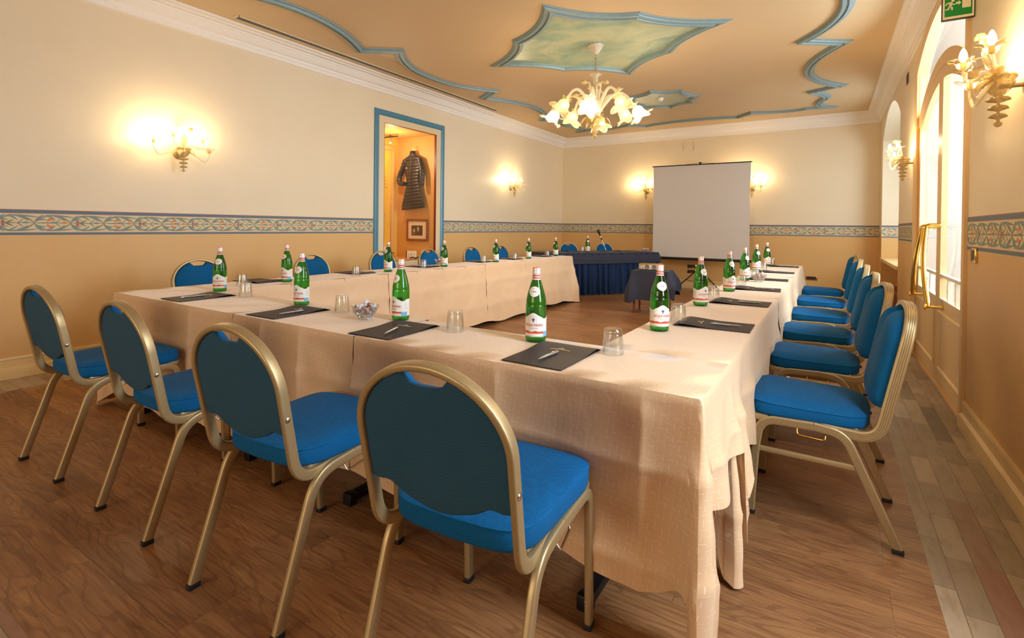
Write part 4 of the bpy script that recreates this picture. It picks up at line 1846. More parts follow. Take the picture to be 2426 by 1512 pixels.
mb.box(-0.02, 0.02, -0.025, 0.045, 2.52, 2.55, bevel=0.004)
mb.tube([(-0.35, -0.015, 2.512), (0, -0.015, 2.545), (0.35, -0.015, 2.512)], 0.0022, 6)
mb.build('hanging_hook', M['black_metal'], ps, 30)
for a in (198, -25, 88 - 180):
    dx, dy = cos(radians(a)), sin(radians(a))
    mb = MB()
    R_ = 0.46 if a != -92 else 0.42
    sy = 0.25 if a == 198 else (0.3 if a == -25 else 1.0)
    mb.tube([(dx * 0.02, 0.03, 0.42), (dx * R_, 0.03 + dy * R_ * sy, 0.013)], 0.0115, 10)
    mb.tube([(dx * R_ * 0.55, 0.03 + dy * R_ * sy * 0.55, 0.195), (0, 0.03, 0.16)], 0.006, 8)
    lg = mb.build('leg', M['black_metal'], ps, 40)

# ================================================================== CHAIRS
def hoop_y(z, z0=0.45, y0=-0.195, k=0.20):
    return y0 - (z - z0) * k


def make_chair(kind):
    squarish = kind == 'B'
    t = empty('banquet_chair')
    t['category'] = 'chair'
    # side frames: each a front leg and a rear leg meeting half way along the seat rail
    zr = 0.437 if not squarish else 0.418
    for s in (-1, 1):
        x = s * 0.2165
        pf = (lambda w, h: ribbed(w, h, 1 if s < 0 else -1)) if squarish else (lambda w, h: rrect(w, h, 0.006, 3))
        pr = pf(0.021, 0.034)
        if squarish:
            fr = fillet([(x, 0.262, 0.014), (x, 0.245, 0.30), (x, 0.225, zr), (x, 0.03, zr + 0.006)], [0, 0.1, 0.065, 0], 8)
            rr = fillet([(x, -0.25, 0.014), (x, -0.075, zr - 0.005), (x, 0.03, zr + 0.006)], [0, 0.09, 0], 8)
        else:
            fr = fillet([(x, 0.268, 0.014), (x, 0.252, zr), (x, 0.03, zr + 0.004)], [0, 0.060, 0], 8)
            rr = fillet([(x, -0.262, 0.014), (x, -0.128, zr - 0.006), (x, 0.03, zr + 0.004)], [0, 0.085, 0], 8)
        for nm, path in (('front', fr), ('rear', rr)):
            mb = MB()
            mb.sweep(path, pr, up=(0, 1, 0) if nm == 'x' else (0, 1, 0.0))
            leg = mb.build('leg', M['gold_metal'], t, 40)
            mb = MB()
            fx, fy = path[0].x, path[0].y
            mb.box(fx - 0.0125, fx + 0.0125, fy - 0.019, fy + 0.019, 0.0, 0.018, bevel=0.004)
            mb.build('rubber_foot', M['rubber'], leg, 30)
            if nm == 'front':
                for zz in (0.085, 0.235):
                    mb = MB()
                    mb.lathe([(0.0, 0.003), (0.005, 0.002), (0.007, 0.0)], 12, 0, (fx - 0.004, fy - 0.017 - 0.0, zz), Matrix.Rotation(pi / 2, 3, 'X'))
                    mb.build('bolt', M['chrome'], leg, 40)
    # cross bars under the seat
    mb = MB()
    for y in (-0.10, 0.21):
        mb.box(-0.21, 0.21, y - 0.012, y + 0.012, zr - 0.012, zr + 0.008, bevel=0.002)
    mb.build('cross_bar', M['gold_metal'], t, 30)
    if squarish:
        for s in (-1, 1):
            mb = MB()
            mb.sweep([(s * 0.2165, 0.245, 0.290), (s * 0.2165, -0.132, 0.290)], rrect(0.012, 0.022, 0.003), up=(0, 0, 1))
            mb.build('stretcher', M['gold_metal'], t, 30)
    # linking hook under the rail
    for s in ((1,) if not squarish else (-1, 1)):
        mb = MB()
        x = s * 0.207
        mb.tube(fillet([(x, 0.09, zr - 0.012), (x + s * 0.010, 0.09, zr - 0.040), (x + s * 0.022, -0.01, zr - 0.040), (x, -0.01, zr - 0.012)], 0.012, 5), 0.0036, 8)
        mb.build('linking_hook', M['chrome'] if not squarish else M['brass'], t, 50)
    # hoop of the back
    hw = 0.212
    ztop = 0.905 if not squarish else 0.925
    zs = 0.725 if not squarish else 0.76
    ex = 2.0 if not squarish else 2.7
    n = 26
    up_pts = []
    k0 = [(-1, 0.0), (-1, 0.0)]
    left = [Vector((-hw + 0.012, 0.04, zr + 0.004)), Vector((-hw + 0.012, -0.11, zr - 0.004)), Vector((-hw + 0.004, hoop_y(zr + 0.012) + 0.005, zr + 0.012)), Vector((-hw, hoop_y(0.56), 0.56)), Vector((-hw, hoop_y(zs), zs))]
    left = fillet([left[0], Vector((-hw + 0.006, hoop_y(zr) + 0.002, zr - 0.006)), Vector((-hw, hoop_y(zs), zs))], 0.075, 10)
    archp = []
    for i in range(1, n):
        a = pi - pi * i / n
        c_, s_ = cos(a), sin(a)
        xx = hw * (abs(c_) ** (2 / ex)) * (1 if c_ > 0 else -1)
        zz = zs + (ztop - zs) * (abs(s_) ** (2 / ex))
        archp.append(Vector((xx, hoop_y(zz), zz)))
    right = [Vector((-p.x, p.y, p.z)) for p in left[::-1]]
    path = left + archp + right
    if squarish:
        pr = ribbed(0.022, 0.040, 1)
    else:
        pr = rrect(0.019, 0.034, 0.006, 3)
    mb = MB()
    mb.sweep(path, pr, up=(0, 0, 1) if False else (0, 0.0, 1.0))
    hoop = mb.build('back_frame', M['gold_metal'], t, 40)
    for s in (() if squarish else (-1, 1)):
        mb = MB()
        mb.lathe([(0.0, 0.0035), (0.006, 0.0025), (0.009, 0.0)], 14, 0, (s * (hw + 0.0092), hoop_y(0.64) - 0.002, 0.64), Matrix.Rotation(s * pi / 2, 3, 'Y'))
        mb.build('bolt', M['chrome'], hoop, 40)
    # panel outline between the uprights
    iw = hw - 0.0105
    zti = ztop - 0.012

    def ztop_in(x):
        q_ = min(1.0, abs(x) / iw)
        za = zs + (zti - zs) * (max(0.0, 1 - q_ ** ex)) ** (1 / ex)
        dip = (0.030 if not squarish else 0.045) * (1 - smooth01((abs(x) - 0.035) / 0.045))
        if abs(x) < 0.08:
            lim = zti - (0.006 if not squarish else 0.004) - dip
            za = min(za, lim + 0.02 * smooth01((abs(x) - 0.045) / 0.04) * 1.0)
        return za

    def zbot_in(x):
        q_ = abs(x) / iw
        if squarish:
            return 0.520 + 0.02 * q_ ** 4
        return 0.560 + 0.030 * q_ * q_ - 0.022 * (cos(min(1, q_ / 0.75) * pi) * 0.5 + 0.5) + 0.012 * exp(-((q_ - 0.72) / 0.12) ** 2)
    nx_, nz_ = 28, 20

    def panel(front, th0, puff, m, name):
        mb = MB()
        A, B = [], []
        for i in range(nx_ + 1):
            x = -iw * cos(pi * i / nx_)
            zt_, zb_ = ztop_in(x), zbot_in(x)
            ra, rb = [], []
            for j in range(nz_ + 1):
                v = (1 - cos(pi * j / nz_)) / 2
                z = zb_ + (zt_ - zb_) * v
                e1 = 1 - abs(x / iw) ** 6
                e2 = 1 - abs(2 * v - 1) ** 8
                d = th0 + puff * (max(0, e1) * max(0, e2)) ** 0.45
                if front and squarish:
                    # soft vertical fold running down from the hand hole
                    d -= 0.012 * exp(-(x / 0.035) ** 2) * smooth01((z - 0.72) / 0.15)
                y = hoop_y(z)
                ra.append((x, y + d if front else y - d, z))
                rb.append((x, y + (0.0 if front else 0.001), z))
            A.append(ra)
            B.append(rb)
        mb.grid(A, 0)
        mb.grid(B, 0, flip=True)
        for L_, sl in ((0, None), (nx_, None)):
            mb.grid([A[L_], B[L_]], 0)
        mb.grid([[r[0] for r in A], [r[0] for r in B]], 0)
        mb.grid([[r[-1] for r in A], [r[-1] for r in B]], 0)
        return mb.build(name, m, t, 50)
    panel(True, 0.006, 0.030 if not squarish else 0.066, M['blue_fabric'], 'backrest')
    panel(False, 0.006, 0.004, M['back_fabric'], 'back_panel')
    # seat cushion
    mb = MB()
    zb0 = zr + 0.017
    wf, wr = (0.232, 0.205) if not squarish else (0.226, 0.205)
    yf, yr = (0.280, -0.165) if not squarish else (0.275, -0.150)
    he = 0.058 if not squarish else 0.050
    dome = 0.011 if not squarish else 0.026
    N = 64

    def outline(inset, k):
        pts = []
        for i in range(N):
            a = 2 * pi * i / N
            ex_ = 6.5
            c_, s_ = cos(a), sin(a)
            xx = (abs(c_) ** (2 / ex_)) * (1 if c_ > 0 else -1)
            yy = (abs(s_) ** (2 / ex_)) * (1 if s_ > 0 else -1)
            t_ = (yy + 1) / 2
            w = wr + (wf - wr) * t_
            y = yr + (yf - yr) * t_
            # rear edge bows back, front edge rounded
            y += (-0.018 if yy < 0 else 0.012) * (1 - xx * xx) * abs(yy)
            cx_, cy_ = 0.0, (yf + yr) / 2
            px, py = w * xx, y
            px *= (1 - inset / w)
            py = cy_ + (py - cy_) * (1 - inset / ((yf - yr) / 2))
            pts.append((px, py))
        return pts
    layers = [(0.014, zb0 - 0.004, ), (0.003, zb0 + 0.002), (0.0, zb0 + 0.012), (0.0, zb0 + he * 0.78), (0.002, zb0 + he * 0.93), (-0.0015, zb0 + he * 0.97), (0.0015, zb0 + he * 1.02), (0.010, zb0 + he * 1.10),
              (0.03, zb0 + he * 1.14 + dome * 0.35), (0.07, zb0 + he * 1.14 + dome * 0.65), (0.12, zb0 + he * 1.14 + dome * 0.86), (0.18, zb0 + he * 1.14 + dome)]
    rows = []
    for k, (ins, z) in enumerate(layers):
        o_ = outline(ins, k)
        rows.append([(x, y, z + (0.010 * smooth01((y - 0.1) / 0.2) if squarish and k > 2 else 0)) for x, y in o_])
    b = mb.grid(rows, 0, cv=True)
    mb.face([b + i for i in range(N)][::-1])
    e = b + (len(rows) - 1) * N
    mb.v.append((0, (yf + yr) / 2, layers[-1][1] + 0.001))
    for i in range(N):
        mb.face([e + i, e + (i + 1) % N, len(mb.v) - 1])
    mb.build('seat', M['blue_fabric'], t, 50)
    # pan under the cushion
    mb = MB()
    mb.box(-0.195, 0.195, yr + 0.03, yf - 0.03, zb0 - 0.010, zb0 + 0.004, bevel=0.003)
    if squarish:
        mb.sweep(fillet([(-0.2165, 0.20, zr + 0.004), (-0.2165, yf - 0.004, zr + 0.006), (0.2165, yf - 0.004, zr + 0.006), (0.2165, 0.20, zr + 0.004)], 0.06, 8), rrect(0.018, 0.026, 0.004), up=(0, 0, 1))
    else:
        mb.sweep(fillet([(-0.214, 0.20, zr + 0.008), (-0.214, yf - 0.012, zr + 0.010), (0.214, yf - 0.012, zr + 0.010), (0.214, 0.20, zr + 0.008)], 0.06, 8), rrect(0.012, 0.022, 0.004), up=(0, 0, 1))
    mb.build('seat_frame', M['gold_metal'], t, 30)
    register(t)
    return t


chA, uA = make_chair('A'), []
chB, uB = make_chair('B'), []
ord_ = ['first', 'second', 'third', 'fourth', 'fifth', 'sixth', 'seventh', 'eighth']
front = [(-3.28, 1.13, 0.035), (-2.40, 1.15, 0.0), (-1.593, 1.14, 0.06), (-0.80, 1.150, 0.085)]
fl = ['round backed gold chair with dark teal rear, farthest left before the front row', 'round backed gold chair with dark teal rear, second from the left before the front row',
      'round backed gold chair with dark teal rear, third from the left before the front row', 'largest round backed gold chair in the foreground, dark teal rear and blue seat']
for (x, y, a), lb in zip(front, fl):
    o = place(chA, uA, (x, y, 0), a)
    tag(o, lb, 'chair', 'chairs before the front row')
lf = ['nearest the camera', 'second from the camera', 'third, just left of the showcase',
      'fourth, before the showcase glass', 'fifth, just past the showcase', 'sixth and farthest']
for y, lb in zip((2.27, 3.40, 4.40, 5.25, 6.23, 7.05), lf):
    o = place(chA, uA, (-4.372, y, 0), -pi / 2 + rnd.uniform(-0.04, 0.04))
    tag(o, 'round backed blue chair along the left wall, ' + lb, 'chair', 'chairs along the left wall')
ux, uy = cos(ang), sin(ang)
nxv, nyv = -uy, ux
for d, off, lb in ((1.157, 1.36, 'left'), (2.02, 1.36, 'right')):
    px, py = BA.x + ux * d + nxv * off, BA.y + uy * d + nyv * off
    px += -nxv * 0.285
    py += -nyv * 0.285
    o = place(chA, uA, (px, py, 0), atan2(nyv, nxv) + pi / 2)
    tag(o, 'round backed blue chair behind the navy speaker table, %s of two' % lb, 'chair', 'chairs behind the speaker table')
rf = ['nearest the camera', 'second from the camera', 'third from the camera', 'fourth from the camera', 'fifth from the camera', 'farthest of the row']
for y, a, lb in zip((2.62, 3.51, 4.355, 5.28, 6.28, 7.36), (0.0, 0.03, 0.0, -0.03, -0.04, -0.02), rf):
    o = place(chB, uB, (-0.012, y, 0), pi / 2 + a)
    tag(o, 'square backed blue chair with ribbed gold frame by the doors, ' + lb, 'chair', 'chairs along the door side')

# ================================================================== THINGS ON THE TABLES
def wrap(verts, r, a0, z0, push=0.0):
    """bend flat lettering (x, y) round a cylinder of radius r"""
    return [((r + push) * sin(a0 + x / r), -(r + push) * cos(a0 + x / r), z0 + y) for x, y, _ in verts]


def make_bottle():
    t = empty('water_bottle')
    t['category'] = 'bottle'
    R = 0.0425
    prof = [(0.0, 0.006), (0.028, 0.003), (0.036, 0.0), (0.040, 0.002), (R - 0.0005, 0.008), (R, 0.016), (R, 0.140), (R + 0.0006, 0.143), (R - 0.0012, 0.149), (R - 0.001, 0.156),
            (0.0405, 0.170), (0.0375, 0.186), (0.0335, 0.202), (0.0290, 0.218), (0.0245, 0.233), (0.0200, 0.246), (0.0168, 0.256), (0.0152, 0.264), (0.0148, 0.276), (0.0145, 0.290), (0.0, 0.291)]
    mb = MB()
    mb.lathe(prof, 32)
    g = mb.build('glass_body', M['green_glass'], t, 40)
    # cap
    mb = MB()
    mb.lathe([(0.0148, 0.278), (0.0170, 0.280), (0.0172, 0.284), (0.0158, 0.287), (0.0162, 0.289), (0.0162, 0.299), (0.0155, 0.302), (0.0, 0.3025)], 28)
    cp = mb.build('cap', [M['cap']], t, 40)
    mb = MB()
    mb.lathe([(0.0160, 0.3005), (0.0156, 0.3028), (0.0, 0.3034)], 28)
    mb.build('cap_top', M['label_orange'], cp, 40)
    # neck label with white lettering
    mb = MB()
    mb.lathe([(0.0178, 0.2535), (0.0166, 0.2575)], 32, 0, caps=False)
    mb.lathe([(0.0167, 0.2575), (0.0156, 0.2660), (0.0155, 0.2740)], 32, 1, caps=False)
    mb.lathe([(0.0155, 0.2740), (0.0154, 0.2780)], 32, 0, caps=False)
    vs, fs = text_mesh('PANNA', 0.0105)
    for a0 in (0.0, 2.2, -2.2):
        b = len(mb.v)
        mb.v += wrap(vs, 0.0160, a0, 0.2620, 0.0006)
        for f in fs:
            mb.face([b + i for i in f], 0)
    mb.build('neck_label', [M['label_white'], M['label_red']], t, 40, recalc=False)

    # shoulder medallion following the tapering shoulder
    def rad(z):
        for (r0, z0), (r1, z1) in zip(prof[:-1], prof[1:]):
            if z0 <= z <= z1 and z1 > z0:
                return r0 + (r1 - r0) * (z - z0) / (z1 - z0)
        return R
    mb = MB()

    def disc(rx_, rz_, m, lift, point=0.0):
        rows = []
        for k in range(7):
            q_ = k / 6
            row = []
            for i in range(28):
                a = 2 * pi * i / 28
                x = rx_ * q_ * cos(a) * (1 + point * (abs(cos(a)) ** 3))
                z = 0.2065 + rz_ * q_ * sin(a)
                rr = rad(z) + lift
                row.append((rr * sin(x / rr), -rr * cos(x / rr), z))
            rows.append(row)
        mb.grid(rows, m, cv=True)
    disc(0.0225, 0.0205, 0, 0.0006, 0.12)
    ring = []
    for i in range(36):
        a = 2 * pi * i / 36
        for w in (0.0135, 0.0130):
            x, z = w * cos(a), 0.2065 + w * sin(a)
            rr = rad(z) + 0.0009
            ring.append((rr * sin(x / rr), -rr * cos(x / rr), z))
    b = len(mb.v)
    mb.v += ring
    for i in range(36):
        j = (i + 1) % 36
        mb.face([b + 2 * i, b + 2 * j, b + 2 * j + 1, b + 2 * i + 1], 2)
    vs, fs = text_mesh('1564', 0.0075)
    b = len(mb.v)
    for x, y, _ in vs:
        z = 0.2040 + y
        rr = rad(z) + 0.0010
        mb.v.append((rr * sin(x * 1.15 / rr), -rr * cos(x * 1.15 / rr), z))
    for f in fs:
        mb.face([b + i for i in f], 1)
    mb.build('shoulder_label', [M['label_white'], M['label_navy'], M['label_red']], t, 40, recalc=False)

    # main label: wavy top, red hills, sky blue strip
    mb = MB()
    r = R + 0.0005
    span = 2.35
    NA = 64

    def ztop(a):
        x = a / span
        return 0.1005 + 0.0175 * exp(-(a / 0.52) ** 2) + 0.0105 * smooth01((abs(a) - 1.25) / 0.5) * 0.9 - 0.006 * smooth01((abs(a) - 0.7) / 0.4) + 0.003
    rows = []
    for i in range(NA + 1):
        a = -span + 2 * span * i / NA
        rows.append([(r * sin(a), -r * cos(a), 0.024 + (ztop(a) - 0.024) * k / 8) for k in range(9)])
    mb.grid(rows, 0)

    def ribbon_l(z0f, z1f, m, lift, a_0=-span, a_1=span, n=64):
        rows = []
        for i in range(n + 1):
            a = a_0 + (a_1 - a_0) * i / n
            z0, z1 = z0f(a), z1f(a)
            rows.append([((r + lift) * sin(a), -(r + lift) * cos(a), z0), ((r + lift) * sin(a), -(r + lift) * cos(a), z1)])
        mb.grid(rows, m)
    hills = lambda a: 0.0445 + 0.0030 * abs(sin(a * 2.7 + 0.8)) + 0.0012 * sin(a * 9)
    ribbon_l(lambda a: 0.0400, hills, 1, 0.0003, -span, 1.15)
    ribbon_l(lambda a: 0.0365, lambda a: 0.0402, 2, 0.0004, -span, 1.15)
    ribbon_l(lambda a: 0.0265, lambda a: 0.0275, 4, 0.0003, -1.0, 0.9)
    ribbon_l(lambda a: 0.0250, lambda a: 0.0450, 5, 0.0004, 1.0, 1.75, 16)
    for z in (0.060, 0.066, 0.072, 0.078, 0.084, 0.090):
        ribbon_l(lambda a: z, lambda a: z + 0.0012, 3, 0.0003, 1.35, 1.75, 6)
        ribbon_l(lambda a: z, lambda a: z + 0.0012, 3, 0.0003, -1.75, -1.35, 6)
    for txt, size, z, m, sx in (('ACQUA PANNA', 0.0152, 0.0670, 1, 0.74), ('TOSCANA', 0.0088, 0.0560, 3, 1.0)):
        vs, fs = text_mesh(txt, size)
        b = len(mb.v)
        mb.v += wrap([(x * sx, y, 0) for x, y, _ in vs], r, 0.0, z, 0.0004)
        for f in fs:
            mb.face([b + i for i in f], m)
    # lily emblem in a thin ring
    def lz(pts, m=4):
        b = len(mb.v)
        mb.v += wrap([(x, y, 0) for x, y in pts], r, 0.0, 0.0930, 0.0005)
        tris = tessellate_polygon([[Vector((x, y, 0)) for x, y in pts]])
        for f in tris:
            mb.face([b + i for i in f], m)
    lz([(0, 0.0105), (0.0022, 0.004), (0.0010, -0.002), (0.0016, -0.0085), (0, -0.0105), (-0.0016, -0.0085), (-0.0010, -0.002), (-0.0022, 0.004)])
    for s in (-1, 1):
        lz([(s * 0.0008, -0.001), (s * 0.0030, 0.0035), (s * 0.0062, 0.0035), (s * 0.0072, 0.0005), (s * 0.0058, -0.0015), (s * 0.0050, 0.0005), (s * 0.0030, -0.0005), (s * 0.0022, -0.0030)])
        lz([(s * 0.0008, -0.0040), (s * 0.0035, -0.0062), (s * 0.0028, -0.0075), (s * 0.0008, -0.0058)])
    lz([(-0.0032, -0.0022), (0.0032, -0.0022), (0.0032, -0.0034), (-0.0032, -0.0034)])
    b = len(mb.v)
    rg = []
    for i in range(32):
        a = 2 * pi * i / 32
        for w in (0.0150, 0.0143):
            rg.append((w * cos(a) * 0.95, w * sin(a) * 0.95, 0))
    mb.v += wrap(rg, r, 0.0, 0.0930, 0.0003)
    for i in range(32):
        j = (i + 1) % 32
        if sin(2 * pi * i / 32) > -0.5:
            mb.face([b + 2 * i, b + 2 * j, b + 2 * j + 1, b + 2 * i + 1], 3)
    mb.build('label', [M['label_white'], M['label_red'], M['label_orange'], M['label_grey'], M['label_navy'], M['label_sky']], t, 40, recalc=False)
    register(t)
    return t


bot, ub = make_bottle(), []


def bottle(x, y, z, a, label, group):
    o = place(bot, ub, (x, y, z), a)
    tag(o, 'green water bottle with white label ' + label, 'bottle', group)


def face_cam(x, y, extra=0.0):
    """rotation that turns the label (local -Y) towards the camera side, plus extra"""
    return atan2(-x, y) + extra


TT = T + 0.0012
for (x, y, e), lb in zip(((-3.578, 1.889, -0.35), (-2.597, 1.838, -0.75), (-1.803, 1.835, -0.95), (-1.02, 1.817, -0.25)),
                         ('leftmost on the front row', 'second from left on the front row', 'third from left on the front row', 'rightmost on the front row, tallest in the picture')):
    bottle(x, y, TT, face_cam(x, y, e), lb, 'water bottles on the front row')
for (x, y, e), lb in zip(((-3.745, 2.512, -0.9), (-3.785, 3.669, -1.0), (-3.772, 4.531, -0.9), (-3.750, 5.569, -1.1), (-3.782, 6.487, -1.0), (-3.80, 7.40, -1.1)),
                         ('nearest on the left row', 'second on the left row, before the showcase', 'third on the left row', 'fourth on the left row',
                          'fifth on the left row', 'farthest on the left row')):
    bottle(x, y, TT, face_cam(x, y, e), lb, 'water bottles on the left row')
for (x, y, e), lb in zip(((-0.658, 2.334, 0.35), (-0.665, 3.243, 0.75), (-0.640, 4.129, 0.75), (-0.660, 5.115, 0.9), (-0.690, 6.285, 0.75), (-0.683, 7.344, 0.45)),
                         ('nearest on the right row', 'second on the right row', 'third on the right row', 'fourth on the right row, beside the candy bowl', 'fifth on the right row', 'farthest on the right row')):
    bottle(x, y, TT, face_cam(x, y, e), lb, 'water bottles on the right row')
bottle(-3.78, 8.65, BT + 0.001, face_cam(-3.78, 8.65, 0.3), 'standing alone on the navy speaker table', 'water bottles on the speaker table')


def make_glass():
    mb = MB()
    # upside down tumbler: rim on the cloth, thick base on top
    outer = [(0.0400, 0.0), (0.0402, 0.002), (0.0385, 0.030), (0.0362, 0.060), (0.0340, 0.084), (0.0330, 0.091), (0.0300, 0.0945), (0.0, 0.0945)]
    inner = [(0.0, 0.0800), (0.0270, 0.0795), (0.0315, 0.0760), (0.0345, 0.058), (0.0368, 0.030), (0.0386, 0.001), (0.0400, 0.0)]
    mb.lathe(outer, 32, caps=False)
    mb.lathe(inner[:], 32, caps=False)
    o = mb.build('tumbler', M['clear_glass'], None, 40)
    return o


gl, ug = make_glass(), []
KIDS[gl.name] = []


def tumbler(x, y, z, label, group):
    o = place(gl, ug, (x, y, z), 0)
    tag(o, 'clear glass tumbler upside down ' + label, 'glass', group)


for (x, y), lb in zip(((-3.164, 1.833), (-2.209, 1.810), (-1.412, 1.777), (-0.679, 1.800)),
                      ('leftmost on the front row, right of the first folder', 'on the front row just left of the candy bowl', 'on the front row right of the third bottle', 'rightmost on the front row, beside the nearest folder')):
    tumbler(x, y, TT, lb, 'tumblers on the front row')
for (x, y), lb in zip(((-3.760, 2.149), (-3.70, 3.185), (-3.793, 4.204), (-3.820, 5.39), (-3.830, 6.177), (-3.850, 7.20)),
                      ('nearest on the left row', 'second on the left row', 'third on the left row', 'fourth on the left row', 'fifth on the left row', 'farthest on the left row')):
    tumbler(x, y, TT, lb, 'tumblers on the left row')
for (x, y), lb in zip(((-0.633, 2.579), (-0.645, 3.547), (-0.600, 4.46), (-0.585, 5.26), (-0.640, 6.50), (-0.640, 7.50)),
                      ('nearest on the right row', 'second on the right row', 'third on the right row', 'fourth on the right row, behind the candy bowl', 'fifth on the right row', 'farthest on the right row')):
    tumbler(x, y, TT, lb, 'tumblers on the right row')
tumbler(-4.10, 9.12, BT + 0.001, 'on the navy speaker table', 'tumblers on the speaker table')


def fold_h(v):
    return 0.0045 + 0.0085 * smooth01((v - 0.45) / 0.42) - 0.0105 * smooth01((v - 0.90) / 0.10)


def make_folder():
    t = empty('leather_folder')
    t['category'] = 'folder'
    w, l = 0.232, 0.340      # local: w across x, l along y (away from the sitter)
    mb = MB()
    A, B, A2 = [], [], []
    for i in range(21):
        v = i / 20
        y = -l / 2 + l * v
        # cover bows up towards the far (spine) edge
        h = fold_h(v)
        A.append([(-w / 2 + w * k / 12, y, h + 0.0008 * sin(k * 0.5)) for k in range(13)])
        B.append([(-w / 2 + w * k / 12, y, max(0.0, h - 0.0025) if v > 0.02 else 0.001) for k in range(13)])
    mb.grid(A)
    mb.grid(B, flip=True)
    for k in (0, 12):
        mb.grid([[r[k] for r in A], [r[k] for r in B]])
    mb.grid([A[0], B[0]])
    mb.grid([A[-1], B[-1]])
    mb.build('cover', M['leather'], t, 50)
    mb = MB()
    mb.box(-w / 2 + 0.001, w / 2 - 0.001, -l / 2 + 0.001, l / 2 - 0.003, 0.0, 0.0022, bevel=0.0006)
    mb.build('back_cover', M['leather'], t, 0)
    # small gilt emblem: a crest over a line of tiny strokes
    mb = MB()

    def hz(y):
        v = (y + l / 2) / l
        return fold_h(v) + 0.0012
    rr = random.Random(3)
    x = -0.040
    while x < 0.040:
        ww = rr.uniform(0.0022, 0.0042)
        y = 0.050 + 0.004 * (1 - (x / 0.04) ** 2)
        mb.box(x, x + ww, y, y + 0.0065, hz(y) - 0.0006, hz(y))
        x += ww + 0.0016
    for k in range(5):
        a = -0.010 + k * 0.005
        mb.box(a - 0.0008, a + 0.0008, 0.064, 0.070 + 0.004 * (2 - abs(k - 2)), hz(0.066) - 0.0006, hz(0.066) + 0.0002)
    mb.build('gilt_emblem', M['gold_print'], t, 0)
    register(t)
    return t


fo, uf = make_folder(), []


def make_pen():
    t = empty('ballpoint_pen')
    t['category'] = 'pen'
    ry = Matrix.Rotation(-pi / 2, 3, 'X')     # lathe axis z -> +y
    mb = MB()
    mb.lathe([(0.0, -0.070), (0.0012, -0.069), (0.0016, -0.066), (0.0035, -0.056), (0.0044, -0.046), (0.0048, -0.010), (0.0050, 0.0), (0.0050, 0.055), (0.0042, 0.062), (0.0026, 0.063), (0.0026, 0.070), (0.0, 0.071)], 16, 0, (0, 0, 0.0052), ry)
    mb.build('barrel', M['steel'], t, 40)
    mb = MB()
    mb.lathe([(0.0051, -0.002), (0.0054, -0.001), (0.0054, 0.002), (0.0051, 0.003)], 16, 0, (0, 0, 0.0052), ry)
    mb.lathe([(0.0014, -0.0705), (0.0026, -0.062), (0.0028, -0.061)], 14, 0, (0, 0, 0.0052), ry, caps=False)
    mb.build('trim_ring', M['chrome'], t, 40)
    mb = MB()
    mb.box(-0.0016, 0.0016, 0.020, 0.060, 0.0112, 0.0122, bevel=0.0004)
    mb.box(-0.0016, 0.0016, 0.054, 0.060, 0.0085, 0.0120)
    mb.build('clip', M['chrome'], t, 30)
    register(t)
    return t


pn, up_ = make_pen(), []


def folder(x, y, z, a, label, group, pen=None, plabel=None):
    o = place(fo, uf, (x, y, z), a)
    tag(o, 'black leatherette writing folder ' + label, 'folder', group)
    if pen:
        px, py, pa = pen
        # height of the bowed cover under the pen
        dx, dy = px - x, py - y
        ly = -dx * sin(a) * -1 * -1 if False else (-dx * sin(a) + dy * cos(a))
        v = max(0, min(1, (ly + 0.17) / 0.34))
        h = fold_h(v) + 0.0010
        p = place(pn, up_, (px, py, z + h), pa)
        tag(p, 'slim silver ballpoint pen ' + (plabel or label), 'pen', group.replace('folders', 'pens'))


gF = 'folders on the front row'
folder(-3.372, 1.655, TT, 0.02, 'leftmost on the front row', gF, (-3.375, 1.620, -0.08), 'on the leftmost folder of the front row')
folder(-2.425, 1.645, TT, 0.03, 'second from left on the front row', gF, (-2.372, 1.62, -0.02), 'on the second folder of the front row')
folder(-1.640, 1.640, TT, 0.05, 'third from left on the front row', gF, (-1.612, 1.585, 0.38), 'on the third folder of the front row')
folder(-0.850, 1.648, TT, 0.0, 'rightmost on the front row, largest in view', gF, (-0.845, 1.600, -0.05), 'on the nearest folder, beside its gilt emblem')
gL = 'folders on the left row'
for (x, y, a, lb) in ((-3.96, 2.40, 0.03, 'nearest on the left row'), (-3.93, 3.37, 0.0, 'second on the left row'), (-3.95, 4.36, 0.02, 'third on the left row'),
                      (-3.96, 5.45, -0.02, 'fourth on the left row'), (-3.95, 6.22, 0.0, 'fifth on the left row'), (-3.95, 7.15, 0.03, 'farthest on the left row')):
    folder(x, y, TT, -pi / 2 + a, lb, gL, (x - 0.03, y - 0.02, -pi / 2 + 0.2) if y > 4 else None, 'on a folder, ' + lb)
gR = 'folders on the right row'
for (x, y, a, lb) in ((-0.470, 2.612, 0.02, 'nearest on the right row'), (-0.475, 3.508, 0.0, 'second on the right row'), (-0.480, 4.385, 0.06, 'third on the right row'),
                      (-0.485, 5.30, 0.05, 'fourth on the right row'), (-0.485, 6.26, 0.03, 'fifth on the right row'), (-0.490, 7.32, 0.04, 'farthest on the right row')):
    folder(x, y, TT, pi / 2 + a, lb, gR, (x + 0.055, y - 0.022 + 0.01, pi / 2 + 0.04), 'on a folder, ' + lb)
gB = 'folders on the speaker table'
folder(-4.18, 8.72, BT + 0.001, ang + pi / 2 + 1.6, 'on the navy speaker table, left of the microphone', gB)
folder(-3.50, 9.66, BT + 0.001, ang + pi / 2 + 1.5, 'on the navy speaker table, right of the microphone', gB, (-3.49, 9.64, 1.2), 'on the speaker table folder right of the microphone')


